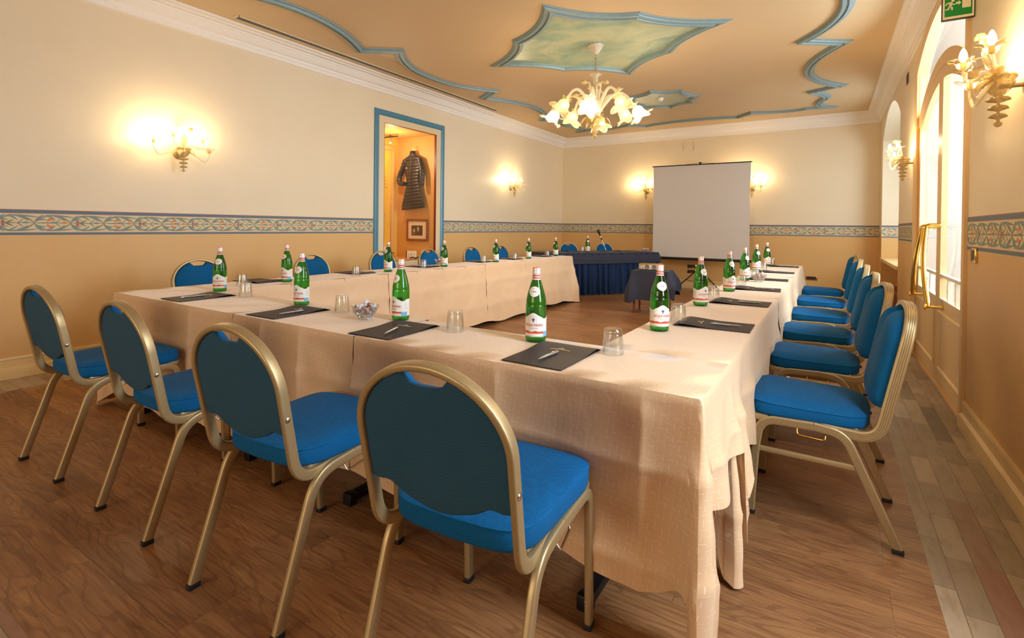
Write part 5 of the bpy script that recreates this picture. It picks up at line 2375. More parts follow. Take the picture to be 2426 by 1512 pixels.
def make_bowl():
    n = 32

    def rip(r, z, a, k):
        return r * (1 + 0.035 * cos(8 * a) * min(1, z / 0.03)), z + (0.003 * cos(16 * a) if k in (5, 6, 7) else 0)
    mb = MB()
    mb.lathe([(0.0, 0.0), (0.030, 0.0), (0.033, 0.004), (0.045, 0.022), (0.058, 0.045), (0.068, 0.066), (0.069, 0.068), (0.066, 0.068), (0.055, 0.045), (0.042, 0.024), (0.028, 0.008), (0.0, 0.007)], n * 2, ripple=rip, caps=False)
    return mb.build('candy_bowl', M['clear_glass'], None, 30)


bw, ubw = make_bowl(), []
KIDS[bw.name] = []


def make_candy(m, m2):
    t = empty('wrapped_candy')
    t['category'] = 'candy'
    mb = MB()
    rr = random.Random(hash(m) % 97 if False else 7)

    def rip(r, z, a, k):
        return r * (1 + 0.10 * sin(5 * a + k)), z
    mb.lathe([(0.0, -0.010), (0.006, -0.009), (0.0088, -0.004), (0.0092, 0.0), (0.0088, 0.004), (0.006, 0.009), (0.0, 0.010)], 14, 0, (0, 0, 0), Matrix.Rotation(pi / 2, 3, 'X'), rip)
    mb.build('sweet', M[m], t, 40)
    for s in (-1, 1):
        mb = MB()

        def rip2(r, z, a, k):
            return r * (1 + 0.35 * cos(6 * a)), z
        mb.lathe([(0.003, 0.0), (0.0022, 0.003), (0.006, 0.009), (0.0088, 0.014)], 18, 0, (0, -s * 0.009, 0), Matrix.Rotation(s * pi / 2, 3, 'X'), rip2, caps=False)
        mb.build('wrapper_twist', M[m2], t, 40)
    register(t)
    return t


cand = [(make_candy('candy_white', 'candy_white'), [], 'white'), (make_candy('candy_brown', 'candy_white'), [], 'brown and white'), (make_candy('candy_red', 'candy_white'), [], 'red and white')]


def bowl(x, y, z, label, count, where):
    o = place(bw, ubw, (x, y, z), 0)
    tag(o, 'faceted clear glass bowl of wrapped candies ' + label, 'bowl')
    r_ = random.Random(int(abs(x * 100)))
    spots = []
    for layer, (zz, R_, n) in enumerate(((0.022, 0.022, 4), (0.040, 0.036, 7), (0.058, 0.046, 8), (0.072, 0.022, 3))):
        for k in range(n):
            a = 2 * pi * (k + 0.4 * layer) / n + r_.uniform(-0.1, 0.1)
            # where it lies as seen from the camera
            px_ = RIGHT.x * cos(a) + RIGHT.y * sin(a)
            py_ = FWD.x * cos(a) + FWD.y * sin(a)
            side = ('left' if px_ < -0.38 else 'right' if px_ > 0.38 else '')
            dep = ('far' if py_ > 0.38 else 'near' if py_ < -0.38 else '')
            wh = (('lowest layer', 'second layer', 'third layer', 'top layer')[layer] + ', ' + ' '.join(q_ for q_ in (dep, side) if q_) + ' side')
            spots.append((x + R_ * cos(a) * 0.95, y + R_ * sin(a) * 0.95, z + zz + r_.uniform(-0.002, 0.003), wh))
    for i, (cx_, cy_, cz_, wh) in enumerate(spots[-count:]):
        c, u_, nm = cand[r_.choice((0, 0, 1, 1, 2))]
        p = place(c, u_, (cx_, cy_, cz_), 0)
        p.rotation_euler = (r_.uniform(-0.6, 0.6), r_.uniform(-0.6, 0.6), r_.uniform(0, 6.28))
        tag(p, '%s wrapped candy in the %s, %s' % (nm, where, wh), 'candy', 'candies in the %s' % where)


bowl(-1.957, 1.745, TT, 'on the front row, between tumbler and third bottle', 22, 'front row bowl')
bowl(-0.534, 5.03, TT, 'on the right row beside the fourth bottle', 18, 'right row bowl')
bowl(-3.90, 4.62, TT, 'on the left row beside the third bottle', 12, 'left row bowl')
bowl(-2.955, 9.46, BT + 0.001, 'at the right end of the navy speaker table', 12, 'speaker table bowl')

# microphone on a desk stand
mc = empty('microphone', (-3.63, 9.10, BT + 0.001), 0.6)
tag(mc, 'black microphone on a leaning chrome desk stand on the navy table', 'microphone')
mb = MB()
mb.box(-0.09, 0.09, -0.05, 0.05, 0, 0.014, bevel=0.005)
mb.lathe([(0.0, 0.014), (0.022, 0.014), (0.018, 0.030), (0.0, 0.034)], 18, 0, (0.03, 0, 0))
mb.build('base', M['dark_plastic'], mc, 40)
tipx, tipz = -0.115, 0.38
v = Vector((tipx - 0.03, 0, tipz - 0.02))
mb = MB()
mb.tube([Vector((0.03, 0, 0.02)), Vector((0.03, 0, 0.02)) + v * 0.56], 0.006, 10)
mb.tube([Vector((0.03, 0, 0.02)) + v * 0.68, Vector((0.03, 0, 0.02)) + v * 0.80], 0.007, 10)
mb.build('pole', M['chrome'], mc, 40)
mb = MB()
mb.tube([Vector((0.03, 0, 0.02)) + v * 0.55, Vector((0.03, 0, 0.02)) + v * 0.69], 0.012, 12)
mb.build('grip', M['dark_plastic'], mc, 40)
mb = MB()
a = Vector((0.03, 0, 0.02)) + v * 0.80
d = v.normalized()
mb.tube([a - d * 0.01, a + d * 0.015, a + d * 0.05, a + d * 0.062, a + d * 0.095, a + d * 0.112, a + d * 0.118], [0.010, 0.013, 0.018, 0.024, 0.027, 0.020, 0.006], 16)
mb.build('head', M['dark_plastic'], mc, 50)

# ================================================================== SHOWCASE IN THE LEFT WALL
sh = empty('showcase_frame', (XL, (NY0 + NY1) / 2, 0))
tag(sh, 'tall blue and cream frame round the glass showcase in the left wall', 'frame')
yc0 = (NY0 + NY1) / 2
oy, iy = (6.435 - 4.935) / 2, (6.435 - 4.935) / 2 - 0.085
yo = (6.435 + 4.935) / 2 - yc0
# blue moulding: up, across, down
mb = MB()
prf = [(0.0, 0.0), (0.0, 0.018), (0.018, 0.030), (0.060, 0.028), (0.080, 0.016), (0.085, 0.0)]
rows = []
for (y, z, dy, dz) in ((-oy, 0.0, 1, 0), (-oy, 2.866, 1, -1), (oy, 2.866, -1, -1), (oy, 0.0, -1, 0)):
    rows.append([(o_h, yo + y + dy * o_, z + dz * o_) for o_, o_h in prf])
mb.grid(rows)
mb.build('blue_moulding', M['blue_frame'], sh, 25)
mb = MB()
yA, yB = yo - oy + 0.083, yo + oy - 0.083
ia_, ib_ = NY0 - yc0, NY1 - yc0


def fr_box(y0, y1, z0, z1):
    mb.box(-0.004, 0.008, y0, y1, z0, z1)


fr_box(yA, ia_, 0.0, 2.784)
fr_box(ib_, yB, 0.0, 2.784)
fr_box(ia_, ib_, NZ1, 2.784)
fr_box(ia_, ib_, 0.0, NZ0)
mb.build('cream_surround', M['cream'], sh, 0)
mb = MB()
for (y0, y1, z0, z1) in ((ia_, ia_ + 0.006, NZ0, NZ1), (ib_ - 0.006, ib_, NZ0, NZ1), (ia_, ib_, NZ1 - 0.006, NZ1), (ia_, ib_, NZ0, NZ0 + 0.006)):
    mb.box(-0.03, 0.009, y0, y1, z0, z1)
mb.build('red_edge', M['red_edge'], sh, 0)
mb = MB()
mb.poly([(-0.012, ia_, NZ0), (-0.012, ib_, NZ0), (-0.012, ib_, NZ1), (-0.012, ia_, NZ1)])
mb.build('glass_pane', M['pane'], sh, 0)

NXB = -6.24        # back of the showcase
mb = MB()
mb.box(NXB - 0.05, XL - 0.03, NY1, NY1 + 0.05, NZ0 - 0.1, NZ1 + 0.1)
struct(mb.build('wall_showcase_far', M['niche_paint'], smooth=0))
mb = MB()
mb.box(NXB - 0.05, XL - 0.03, NY0 - 0.05, NY0, NZ0 - 0.1, NZ1 + 0.1)
struct(mb.build('wall_showcase_near', M['niche_paint'], smooth=0))
mb = MB()
mb.box(NXB - 0.05, NXB, NY0, NY1, NZ0 - 0.1, NZ1 + 0.1)
struct(mb.build('wall_showcase_back', M['niche_yellow'], smooth=0))
mb = MB()
mb.box(NXB, XL - 0.03, NY0, NY1, NZ1, NZ1 + 0.05)
struct(mb.build('ceiling', M['niche_paint'], smooth=0))
mb = MB()
mb.box(NXB, XL - 0.03, NY0, NY1, NZ0 - 0.05, NZ0)
struct(mb.build('floor', M['niche_paint'], smooth=0))
# panelled yellow back door of the showcase
dp = empty('showcase_back_door', (NXB, (NY0 + NY1) / 2 - 0.02, NZ0))
tag(dp, 'yellow panelled rear door seen at the left inside the showcase', 'door')
mb = MB()
for (y0, y1, z0, z1) in ((-0.54, -0.47, 0.09, 1.78), (0.42, 0.50, 0.09, 1.78), (-0.54, 0.50, 1.78, 1.85), (-0.54, 0.50, 0.0, 0.09)):
    mb.box(0.0, 0.035, y0, y1, z0, z1, bevel=0.006)
mb.build('door_frame', M['niche_paint'], dp, 30)
mb = MB()
for k in range(4):
    z = 1.16 + k * 0.055
    mb.box(0.0, 0.012, -0.40, 0.36 - k * 0.02, z, z + 0.016, bevel=0.004)
for y in (-0.2, 0.05, 0.3):
    mb.box(0.0, 0.010, y - 0.008, y + 0.008, 0.3, 1.15, bevel=0.003)
mb.build('panel_moulding', M['niche_yellow'], dp, 30)
mb = MB()
for y in (0.18, 0.30):
    for k in range(5):
        a = k * 1.256
        mb.box(0.001, 0.004, y + 0.02 * cos(a) - 0.006, y + 0.02 * cos(a) + 0.006, 0.70 + 0.02 * sin(a) - 0.005, 0.70 + 0.02 * sin(a) + 0.005)
mb.build('green_motif', M['leaf'], dp, 0)

# spotlight on its rail
sp = empty('spotlight', (-6.02, 5.86, NZ1))
tag(sp, 'small bright spotlight hanging in the top corner of the showcase', 'lamp')
mb = MB()
mb.box(-0.20, 0.16, -0.012, 0.012, -0.045, -0.030, bevel=0.003)
mb.tube([(0, 0, -0.03), (0, 0, 0.0)], 0.006, 8)
mb.build('rail', M['dark_plastic'], sp, 30)
mb = MB()
mb.lathe([(0.012, -0.05), (0.022, -0.07), (0.030, -0.125), (0.031, -0.13), (0.027, -0.13), (0.018, -0.085)], 20)
mb.tube([(-0.03, 0, -0.04), (-0.034, 0, -0.09)], 0.003, 6)
mb.tube([(0.03, 0, -0.04), (0.034, 0, -0.09)], 0.003, 6)
mb.build('shade', M['chrome'], sp, 40)
mb = MB()
mb.lathe([(0.0, -0.120), (0.018, -0.124), (0.022, -0.132), (0.0, -0.142)], 16)
mb.build('bulb', M['bulb'], sp, 40)
l = point('showcase_spot_glow', (-5.78, 5.66, NZ1 - 0.34), 15, (1.0, 0.80, 0.55), 0.02)

# quilted coat on a hanger against the far side of the showcase
ct = empty('quilted_coat', (-5.81, NY1 - 0.09, 1.50))
tag(ct, 'black quilted long coat hanging inside the lit showcase, one hand pocketed', 'coat')


def coat_w(t):      # half width from hem (0) to shoulder (1)
    return 1.22 * coat_w0(t)


def coat_w0(t):
    if t < 0.5:
        return 0.200 - 0.085 * smooth01(t / 0.5)
    if t < 0.9:
        return 0.115 + 0.050 * smooth01((t - 0.5) / 0.35)
    return 0.165 - 0.115 * smooth01((t - 0.9) / 0.10) ** 1.3


mb = MB()
rows = []
NR = 110
Hc = 0.90
for i in range(NR + 1):
    t = i / NR
    z = Hc * t - 0.03 * 0
    w = coat_w(t) * (0.95 if t > 0.5 else 1)
    quil = 17
    ph = (t * quil) % 1.0
    puff = sqrt(max(0.0, 1 - (2 * ph - 1) ** 2 * 0.97))
    d = 0.030 + 0.016 * puff
    if t > 0.95:
        d = 0.032
    wq = w + 0.006 * puff
    rows.append([(wq * cos(a) + 0.015 * (1 - t), d * sin(a), z + (0.02 * cos(a) * (1 - t))) for a in [2 * pi * k / 40 for k in range(40)]])
b = mb.grid(rows, 0, cv=True)
mb.face([b + k for k in range(40)][::-1])
mb.face([b + NR * 40 + k for k in range(40)])
mb.build('body', M['coat'], ct, 60)
# sleeves: left one bent, hand end at the pocket; right one hanging straight
def sleeve(pts, rad):
    mb = MB()
    path = fillet(pts, 0.05, 6)
    # resample
    L = [0]
    for a_, b_ in zip(path[:-1], path[1:]):
        L.append(L[-1] + (b_ - a_).length)
    out, rs = [], []
    n = 46
    for i in range(n + 1):
        s = L[-1] * i / n
        k = 0
        while k < len(L) - 2 and L[k + 1] < s:
            k += 1
        f = (s - L[k]) / max(1e-9, L[k + 1] - L[k])
        out.append(path[k].lerp(path[k + 1], f))
        ph = (i / n * 10) % 1.0
        rs.append((rad * (1 - 0.22 * i / n)) * (0.88 + 0.14 * sqrt(max(0, 1 - (2 * ph - 1) ** 2))))
    mb.tube(out, rs, 14)
    return mb


sleeve([Vector((-0.15, 0, 0.81)), Vector((-0.29, -0.01, 0.52)), Vector((-0.27, -0.03, 0.43)), Vector((-0.12, -0.05, 0.41))], 0.050).build('sleeve', M['coat'], ct, 60)
sleeve([Vector((0.15, 0, 0.81)), Vector((0.215, -0.01, 0.62)), Vector((0.225, -0.02, 0.38))], 0.050).build('sleeve', M['coat'], ct, 60)
mb = MB()
mb.tube([(0.012, -0.048, 0.0), (0.005, -0.050, 0.35), (0.0, -0.050, 0.62), (0.0, -0.038, 0.88)], 0.006, 8)
mb.build('zip', M['coat_dark'], ct, 40)
mb = MB()
mb.lathe([(0.050, 0.87), (0.056, 0.90), (0.048, 0.945), (0.040, 0.95), (0.036, 0.93)], 24, xf=Matrix.Diagonal((1.0, 0.75, 1.0)))
mb.build('collar', M['coat_dark'], ct, 50)
mb = MB()
mb.box(-0.108, -0.075, -0.050, -0.044, 0.668, 0.678, bevel=0.002)
for k in range(5):
    mb.box(-0.262 + 0.013 * k, -0.254 + 0.013 * k, -0.050, -0.040, 0.590 + 0.030 * k, 0.604 + 0.030 * k, bevel=0.002)
mb.build('white_patch', M['candy_white'], ct, 0)
hg = empty('coat_hanger', (-5.81, NY1 - 0.09, 1.50))
tag(hg, 'thin wire hanger hook above the quilted coat in the showcase', 'hanger')
mb = MB()
hk = [(0.0, 0, 0.93), (0.0, 0, 0.985)] + [(0.022 - 0.022 * cos(a), 0, 0.985 + 0.026 * sin(a)) for a in [pi * k / 10 * 1.25 for k in range(1, 11)]]
mb.tube(hk, 0.003, 8)
mb.tube([(-0.11, 0, 0.86), (0, 0, 0.93), (0.11, 0, 0.86)], 0.004, 8)
mb.build('hook', M['steel'], hg, 40)

pf = empty('framed_photograph', (-5.76, NY1 - 0.012, 1.155))
tag(pf, 'small dark photograph in a cream mat and brown frame under the coat', 'picture')
mb = MB()
for (x0, x1, z0, z1) in ((-0.235, 0.235, 0.145, 0.180), (-0.235, 0.235, -0.180, -0.145), (-0.235, -0.200, -0.145, 0.145), (0.200, 0.235, -0.145, 0.145)):
    mb.box(x0, x1, -0.020, 0.006, z0, z1, bevel=0.004)
mb.build('frame', M['pic_frame'], pf, 30)
mb = MB()
mb.box(-0.205, 0.205, -0.006, 0.0, -0.150, 0.150)
mb.build('mat_board', M['mat_board'], pf, 0)
mb = MB()
mb.box(-0.125, 0.115, -0.010, -0.005, -0.09, 0.075, m=0)
mb.prism([(-0.09, 0.01), (-0.05, 0.03), (-0.045, -0.03), (-0.085, -0.035)], 0.0102, 0.0112, 1, Matrix.Rotation(pi / 2, 4, 'X'))
mb.prism([(0.00, 0.045), (0.035, 0.05), (0.045, 0.00), (0.02, -0.03), (0.0, 0.0)], 0.0102, 0.0112, 1, Matrix.Rotation(pi / 2, 4, 'X'))
mb.prism([(-0.10, -0.055), (-0.05, -0.05), (-0.05, -0.062), (-0.10, -0.065)], 0.0102, 0.0112, 1, Matrix.Rotation(pi / 2, 4, 'X'))
mb.build('photograph', [M['photo_dark'], M['photo_light']], pf, 0)

cd = empty('display_card', (-5.74, 6.08, NZ0 + 0.001), 0.55)
tag(cd, 'small white card box with dots on the floor of the showcase', 'box')
mb = MB()
mb.box(-0.075, 0.075, -0.02, 0.02, 0, 0.115, bevel=0.003)
mb.build('box', M['mat_board'], cd, 0)
mb = MB()
for x, z in ((-0.045, 0.03), (0.0, 0.03), (0.045, 0.03), (-0.045, 0.065), (0.0, 0.075), (0.045, 0.065), (0.0, 0.05)):
    mb.box(x - 0.008, x + 0.008, -0.0215, -0.019, z - 0.004, z + 0.004)
mb.build('dot_print', M['coat_dark'], cd, 0)
mb = MB()
mb.box(-0.09, -0.076, -0.02, 0.02, 0, 0.115, bevel=0.002)
mb.build('side_flap', M['maroon'], cd, 0)
mb = MB()
mb.tube(fillet([(0, 0, 0.008), (0.05, 0.01, 0.02), (0.12, 0.0, 0.010), (0.17, 0.02, 0.03)], 0.02, 5), 0.010, 8)
o = mb.build('dark_strap', M['coat_dark'], None, 40)
o.location = (-5.64, 5.93, NZ0 + 0.003)
tag(o, 'short dark strap lying right of the white card in the showcase', 'strap')
cp_ = empty('peaked_cap', (-5.86, 5.55, NZ0 + 0.001), 0.9)
tag(cp_, 'maroon and pink peaked cap on a stand at the left of the showcase', 'cap')
mb = MB()
mb.lathe([(0.0, 0.20), (0.05, 0.20), (0.09, 0.17), (0.105, 0.13), (0.10, 0.12)], 28)
mb.build('crown', M['pink'], cp_, 50)
mb = MB()
mb.lathe([(0.106, 0.135), (0.108, 0.10), (0.100, 0.09), (0.0, 0.09)], 28)
P = []
for i in range(17):
    a = -pi / 3 + 2 * pi / 3 * i / 16
    P.append([(0.10 * cos(a), 0.10 * sin(a), 0.115), ((0.10 + 0.09 * cos(a * 1.3)) * cos(a), (0.10 + 0.05 * cos(a * 1.3)) * sin(a), 0.100)])
mb.grid(P)
mb.grid([[(x, y, z - 0.006) for x, y, z in r] for r in P], flip=True)
mb.build('peak', M['maroon'], cp_, 50)
mb = MB()
mb.lathe([(0.0, 0.0), (0.06, 0.0), (0.06, 0.006), (0.012, 0.012), (0.012, 0.095)], 20)
mb.build('stand', M['dark_plastic'], cp_, 40)

# ================================================================== BLOWN GLASS LAMPS


def tulip(mb, org, axis_m, R=0.060, H=0.085, m=0, petals=6, flare=1.0, n=36):
    """ruffled flower cup opening along local +z, placed with matrix axis_m at org"""
    def rip(r, z, a, k):
        u = max(0.0, (k - 3) / 5)
        return r * (1 + 0.20 * u * cos(petals * a)), z + 0.22 * H * u * sin(petals * a + 0.9) * 0.6
    pr = [(0.016, 0.0), (R * 0.52, H * 0.10), (R * 0.72, H * 0.30), (R * 0.76, H * 0.52), (R * 0.80, H * 0.70), (R * 0.92, H * 0.84), (R * 1.12 * flare, H * 0.95), (R * 1.30 * flare, H * 0.98), (R * 1.42 * flare, H * 0.94)]
    mb.lathe(pr, n, m, org, axis_m, rip, caps=False)


def leafglass(mb, base, d, up, L, W, m=0, curl=0.5):
    """serrated curling leaf"""
    d, up = Vector(d).normalized(), Vector(up).normalized()
    side = d.cross(up).normalized()
    rows = []
    n = 14
    for i in range(n + 1):
        t = i / n
        c = Vector(base) + d * (L * t * (1 - 0.25 * t * curl)) + up * (L * 0.45 * (t - curl * t * t * 1.3))
        w = W * sin(pi * min(1, t * 0.92 + 0.06)) * (1 + (0.18 if i % 2 else -0.12))
        rows.append([c - side * w, c - side * w * 0.5 + up * 0.004, c + up * 0.007, c + side * w * 0.5 + up * 0.004, c + side * w])
    mb.grid(rows, m)
    mb.grid([[p - up * 0.003 for p in r] for r in rows], m, flip=True)


def blossom(mb, c, r, m=0):
    c = Vector(c)
    for k in range(6):
        a = k * pi / 3
        for e in (0.2, 0.9):
            d = Vector((cos(a) * cos(e), sin(a) * cos(e), sin(e)))
            mb.lathe([(0.0, -0.45 * r), (0.30 * r, -0.25 * r), (0.38 * r, 0.0), (0.28 * r, 0.28 * r), (0.0, 0.45 * r)], 8, m, tuple(c + d * r * 0.6))
    mb.lathe([(0.0, -0.4 * r), (0.4 * r, 0.0), (0.0, 0.4 * r)], 8, m, tuple(c))


def make_sconce():
    """local +y points out of the wall; x along the wall"""
    t = empty('wall_sconce')
    t['category'] = 'wall lamp'
    out = 0.10
    mb = MB()
    mb.lathe([(0.0, 0.0), (0.045, 0.0), (0.050, 0.006), (0.040, 0.014), (0.0, 0.016)], 24, 0, (0, 0, -0.02), Matrix.Rotation(-pi / 2, 3, 'X'))
    mb.tube([(0, 0, -0.02), (0, out, -0.02)], 0.010, 10)
    mb.build('wall_plate', M['gold_metal'], t, 40)
    # bowl and dripping pendant of stacked ruffles
    mb = MB()

    def rp(r, z, a, k):
        return r * (1 + 0.16 * cos(9 * a)), z + r * 0.10 * cos(9 * a + k)
    mb.lathe([(0.0, 0.030), (0.050, 0.030), (0.058, 0.022), (0.046, 0.008), (0.052, -0.004), (0.040, -0.030), (0.022, -0.055), (0.010, -0.062)], 40, 0, (0, out, 0), ripple=rp, caps=False)
    bowl_ = mb.build('bowl', M['amber'], t, 40)
    mb = MB()
    z = -0.062
    for (r, h) in ((0.040, 0.030), (0.034, 0.028), (0.030, 0.026)):
        mb.lathe([(0.008, z), (r * 0.45, z - h * 0.10), (r * 0.85, z - h * 0.30), (r, z - h * 0.50), (r * 0.80, z - h * 0.62), (r * 0.40, z - h * 0.85), (0.008, z - h)], 54, 0, (0, out, 0), ripple=rp, caps=False)
        z -= h + 0.010
        mb.lathe([(0.006, z + 0.012), (0.006, z - 0.002)], 10, 0, (0, out, 0), caps=False)
    mb.lathe([(0.006, z), (0.016, z - 0.008), (0.012, z - 0.020), (0.0, z - 0.026)], 16, 0, (0, out, 0), caps=False)
    mb.build('pendant', M['amber'], t, 40)
    arms = [(0.275, 0.150, 0.040, 0.11, True), (0.135, 0.200, 0.110, 0.06, True), (-0.150, 0.155, 0.095, 0.06, True), (-0.175, 0.225, -0.010, 0.10, False)]
    for (ax, ay, az, dip, lit) in arms:
        mb = MB()
        b = Vector((0, out, 0.015))
        e = Vector((ax, ay, az))
        m1 = b.lerp(e, 0.35) + Vector((0, 0, -dip * 0.3 if not lit or dip > 0.08 else 0.03))
        m2 = b.lerp(e, 0.85) + Vector((0, 0, -dip))
        pts = fillet([b, m1, m2, e + Vector((ax * 0.02, 0, -0.03)), e], 0.06, 8)
        mb.tube(pts, [0.0095 - 0.003 * i / (len(pts) - 1) for i in range(len(pts))], 10)
        arm = mb.build('arm', M['blown_clear'], t, 50)
        mb = MB()
        tulip(mb, tuple(e), None, 0.036, 0.042, 0, 7, 1.1)
        mb.build('glass_cup', M['blown'], arm, 50)
        mb = MB()
        mb.lathe([(0.0, 0.0), (0.011, 0.0), (0.012, 0.032), (0.0, 0.034)], 14, 0, tuple(e))
        mb.build('socket', M['gold_print'], arm, 40)
        mb = MB()
        mb.lathe([(0.006, 0.034), (0.014, 0.045), (0.0175, 0.060), (0.014, 0.080), (0.005, 0.100), (0.0, 0.103)], 16, 0, tuple(e))
        mb.build('bulb', M['bulb'] if lit else M['clear_glass'], arm, 50)
    mb = MB()
    leafglass(mb, (-0.02, out, 0.02), (-0.9, 0.35, 0.2), (0, 0.1, 1), 0.15, 0.026, curl=0.9)
    leafglass(mb, (0.02, out, 0.02), (0.9, 0.35, 0.1), (0, 0.1, 1), 0.13, 0.028, curl=1.2)
    leafglass(mb, (0.0, out, 0.02), (0.15, 0.25, 1), (0, 1, 0.2), 0.19, 0.030, curl=0.7)
    leafglass(mb, (-0.02, out + 0.02, 0.0), (-0.55, 0.75, -0.1), (0, 0, 1), 0.12, 0.024, curl=1.3)
    leafglass(mb, (0.03, out + 0.02, 0.0), (0.5, 0.75, -0.2), (0, 0, 1), 0.12, 0.024, curl=1.3)
    mb.build('glass_leaf', M['blown'], t, 50)
    mb = MB()
    for (x, y, z) in ((0.08, 0.13, 0.215), (-0.03, 0.17, 0.20)):
        mb.tube(fillet([(0, out, 0.02), (x * 0.35, (out + y) / 2, z * 0.7), (x, y, z)], 0.06, 8), 0.0045, 8)
    stem = mb.build('flower_stem', M['blown_clear'], t, 50)
    mb = MB()
    for (x, y, z) in ((0.08, 0.13, 0.215), (-0.03, 0.17, 0.20)):
        blossom(mb, (x, y, z), 0.026)
    mb.build('blossom', M['blown'], stem, 50)
    register(t)
    return t


sc_, us = make_sconce(), []


def sconce(x, y, z, a, label, power):
    o = place(sc_, us, (x, y, z), a)
    tag(o, 'blown glass wall lamp with candle bulbs ' + label, 'wall lamp', 'glass lamps on the walls')
    R = Matrix.Rotation(a, 3, 'Z')
    for (lx, ly, lz) in ((0.275, 0.150, 0.105), (0.135, 0.200, 0.175), (-0.150, 0.155, 0.160)):
        p = R @ Vector((lx, ly, lz)) + Vector((x, y, z))
        point('sconce_bulb_light', tuple(p), power, WARM, 0.016)


SP = 7.2
# local +y out of the wall
sconce(XL, 2.44, 1.92, -pi / 2, 'on the left wall, nearest the camera', SP)
sconce(XL, 8.49, 2.02, -pi / 2, 'on the left wall beyond the showcase', SP)
sconce(-3.342, YB, 2.04, pi, 'on the back wall left of the screen', SP)
sconce(-1.28, YB, 2.03, pi, 'on the back wall right of the screen', SP)
sconce(XR, 6.60, 1.95, pi / 2, 'on the right wall between window and door', SP)
sconce(XR, 3.09, 1.90, pi / 2, 'on the right wall, nearest, beside the exit sign', SP)


# chandelier
ch = empty('chandelier', (-2.272, 5.359, 0))
tag(ch, 'blown glass chandelier with lit flower shades hanging from the painted star', 'chandelier')
mb = MB()
mb.lathe([(0.085, ZC - 0.004), (0.090, ZC - 0.014), (0.072, ZC - 0.030), (0.048, ZC - 0.075), (0.022, ZC - 0.110), (0.0, ZC - 0.115)], 32,
         ripple=lambda r, z, a, k: (r * (1 + (0.05 * cos(14 * a) if k < 3 else 0.01 * cos(14 * a))), z), caps=False)
mb.build('ceiling_rose', M['rose'], ch, 40)
mb = MB()
mb.tube([(0, 0, ZC - 0.11), (0, 0, 2.46)], 0.0065, 8)
for k in range(9):
    z = 3.17 - k * 0.028
    pts = [(0.009 * cos(a) if k % 2 else 0, 0 if k % 2 else 0.009 * cos(a), z + 0.018 * sin(a)) for a in [2 * pi * i / 12 for i in range(12)]]
    mb.tube(pts, 0.0025, 6, closed=True)
mb.build('chain_rod', M['gold_metal'], ch, 40)
mb = MB()
mb.lathe([(0.012, 2.84), (0.020, 2.86), (0.032, 2.90), (0.026, 2.93), (0.045, 2.955), (0.070, 2.965), (0.078, 2.96)], 36, ripple=lambda r, z, a, k: (r * (1 + (0.08 * cos(9 * a) if k > 3 else 0)), z), caps=False)
mb.lathe([(0.013, 2.52), (0.022, 2.60), (0.016, 2.70), (0.020, 2.76), (0.014, 2.84)], 20, caps=False)
mb.build('glass_column', M['blown_clear'], ch, 50)
mb = MB()
mb.lathe([(0.0, 2.492), (0.040, 2.490), (0.055, 2.475), (0.100, 2.462), (0.112, 2.450), (0.085, 2.430), (0.045, 2.412), (0.030, 2.405), (0.055, 2.385), (0.040, 2.360), (0.018, 2.340), (0.040, 2.322), (0.026, 2.300),
          (0.012, 2.285), (0.034, 2.265), (0.020, 2.250), (0.0, 2.238)], 48, ripple=lambda r, z, a, k: (r * (1 + 0.05 * cos(12 * a)), z), caps=False)
mb.build('bowl_and_finial', M['amber'], ch, 45)
mb = MB()
for k in range(8):
    a = k * pi / 4 + 0.2
    leafglass(mb, (0.05 * cos(a), 0.05 * sin(a), 2.46), (cos(a), sin(a), -0.05), (0, 0, 1), 0.19, 0.030, curl=1.35)
mb.build('glass_leaf', M['blown'], ch, 50)
NA_ = 8
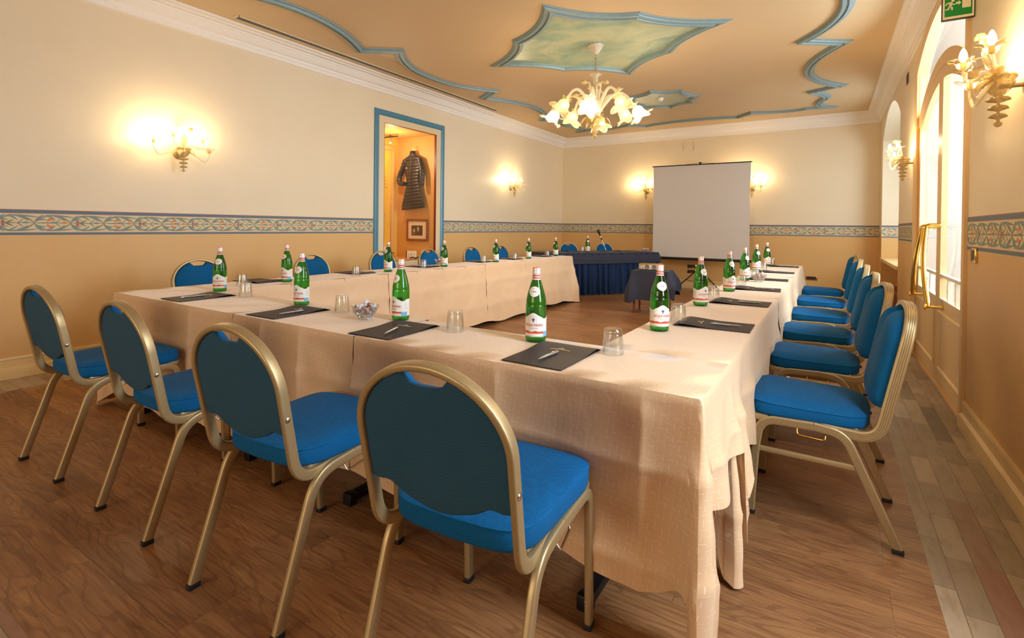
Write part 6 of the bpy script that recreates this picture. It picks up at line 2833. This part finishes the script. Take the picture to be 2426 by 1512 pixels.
for k in range(NA_):
    a = 2 * pi * k / NA_ + 0.28
    ca, sa = cos(a), sin(a)
    R1 = 0.40 if k % 2 else 0.44
    zz = 2.60 if k % 2 else 2.555
    pts = []
    for i in range(17):
        t = i / 16
        r = 0.03 + (R1 - 0.03) * (t ** 0.85)
        z = 2.48 + 0.285 * sin(pi * min(1.0, t * 0.86 + 0.03)) ** 0.85 * (1 - 0.18 * t) + (zz - 2.555) * t
        pts.append(Vector((ca * r, sa * r, z)))
    end = pts[-1]
    mb = MB()
    mb.tube(pts, [0.021 - 0.007 * i / 16 for i in range(17)], 12)
    arm = mb.build('arm', M['blown_clear'], ch, 50)
    # shade opening outwards and down
    ax = Vector((ca * 0.55, sa * 0.55, -0.84)).normalized()
    Q = Vector((0, 0, 1)).rotation_difference(ax).to_matrix()
    mb = MB()
    tulip(mb, tuple(end), Q, 0.088, 0.140, 0, 5, 1.0, 40)
    sh_ = mb.build('lamp_shade', M['shade'], arm, 60)
    mb = MB()
    Q2 = Vector((0, 0, 1)).rotation_difference(-ax).to_matrix()
    tulip(mb, tuple(end + ax * 0.014), Q2, 0.038, 0.042, 0, 6, 1.0, 30)
    mb.build('glass_collar', M['blown'], arm, 50)
    mb = MB()
    mb.lathe([(0.0, 0.02), (0.014, 0.03), (0.024, 0.055), (0.024, 0.070), (0.012, 0.090), (0.0, 0.094)], 16, 0, tuple(end), Q)
    mb.build('bulb', M['bulb'], arm, 50)
    p = end + ax * 0.118 + Vector((-2.272, 5.359, 0))
    if k % 2 == 0:
        point('chandelier_light', tuple(p), 19.0, WARM, 0.05)
# flower stems rising from the middle
stems = [(-0.22, 0.02, 2.72, 0.5), (-0.13, -0.02, 2.86, 0.0), (0.02, -0.06, 2.83, 0.0), (0.12, 0.0, 2.87, 0.0), (0.27, 0.03, 2.80, 0.4), (0.24, -0.05, 2.69, 0.6), (-0.04, 0.12, 2.84, 0.0), (0.08, 0.15, 2.80, 0.2)]
for (x, y, z, droop) in stems:
    mb = MB()
    # x runs across the picture: turn into the room axes
    wx, wy = RIGHT.x * x - RIGHT.y * y, RIGHT.y * x + RIGHT.x * y
    base = Vector((wx * 0.12, wy * 0.12, 2.47))
    tip = Vector((wx, wy, z))
    mid = Vector((wx * 0.55, wy * 0.55, z + 0.02 + 0.05 * droop))
    pts = fillet([base, mid, tip], 0.14, 10)
    mb.tube(pts, [0.012 - 0.006 * i / (len(pts) - 1) for i in range(len(pts))], 10)
    st_ = mb.build('flower_stem', M['blown_clear'], ch, 50)
    mb = MB()
    blossom(mb, tip, 0.036)
    mb.build('blossom', M['blown'], st_, 50)
mb = MB()
leafglass(mb, (0.02, 0.02, 2.55), (0.25, 0.1, 1), (0.8, 0.3, -0.3), 0.30, 0.022, curl=-0.4)
leafglass(mb, (-0.02, 0.02, 2.55), (-0.15, 0.1, 1), (-0.8, 0.3, -0.3), 0.26, 0.018, curl=-0.3)
mb.build('tall_leaf', M['blown_clear'], ch, 50)

# remove unlabelled leftovers: nothing is hidden, every prototype stands in the scene
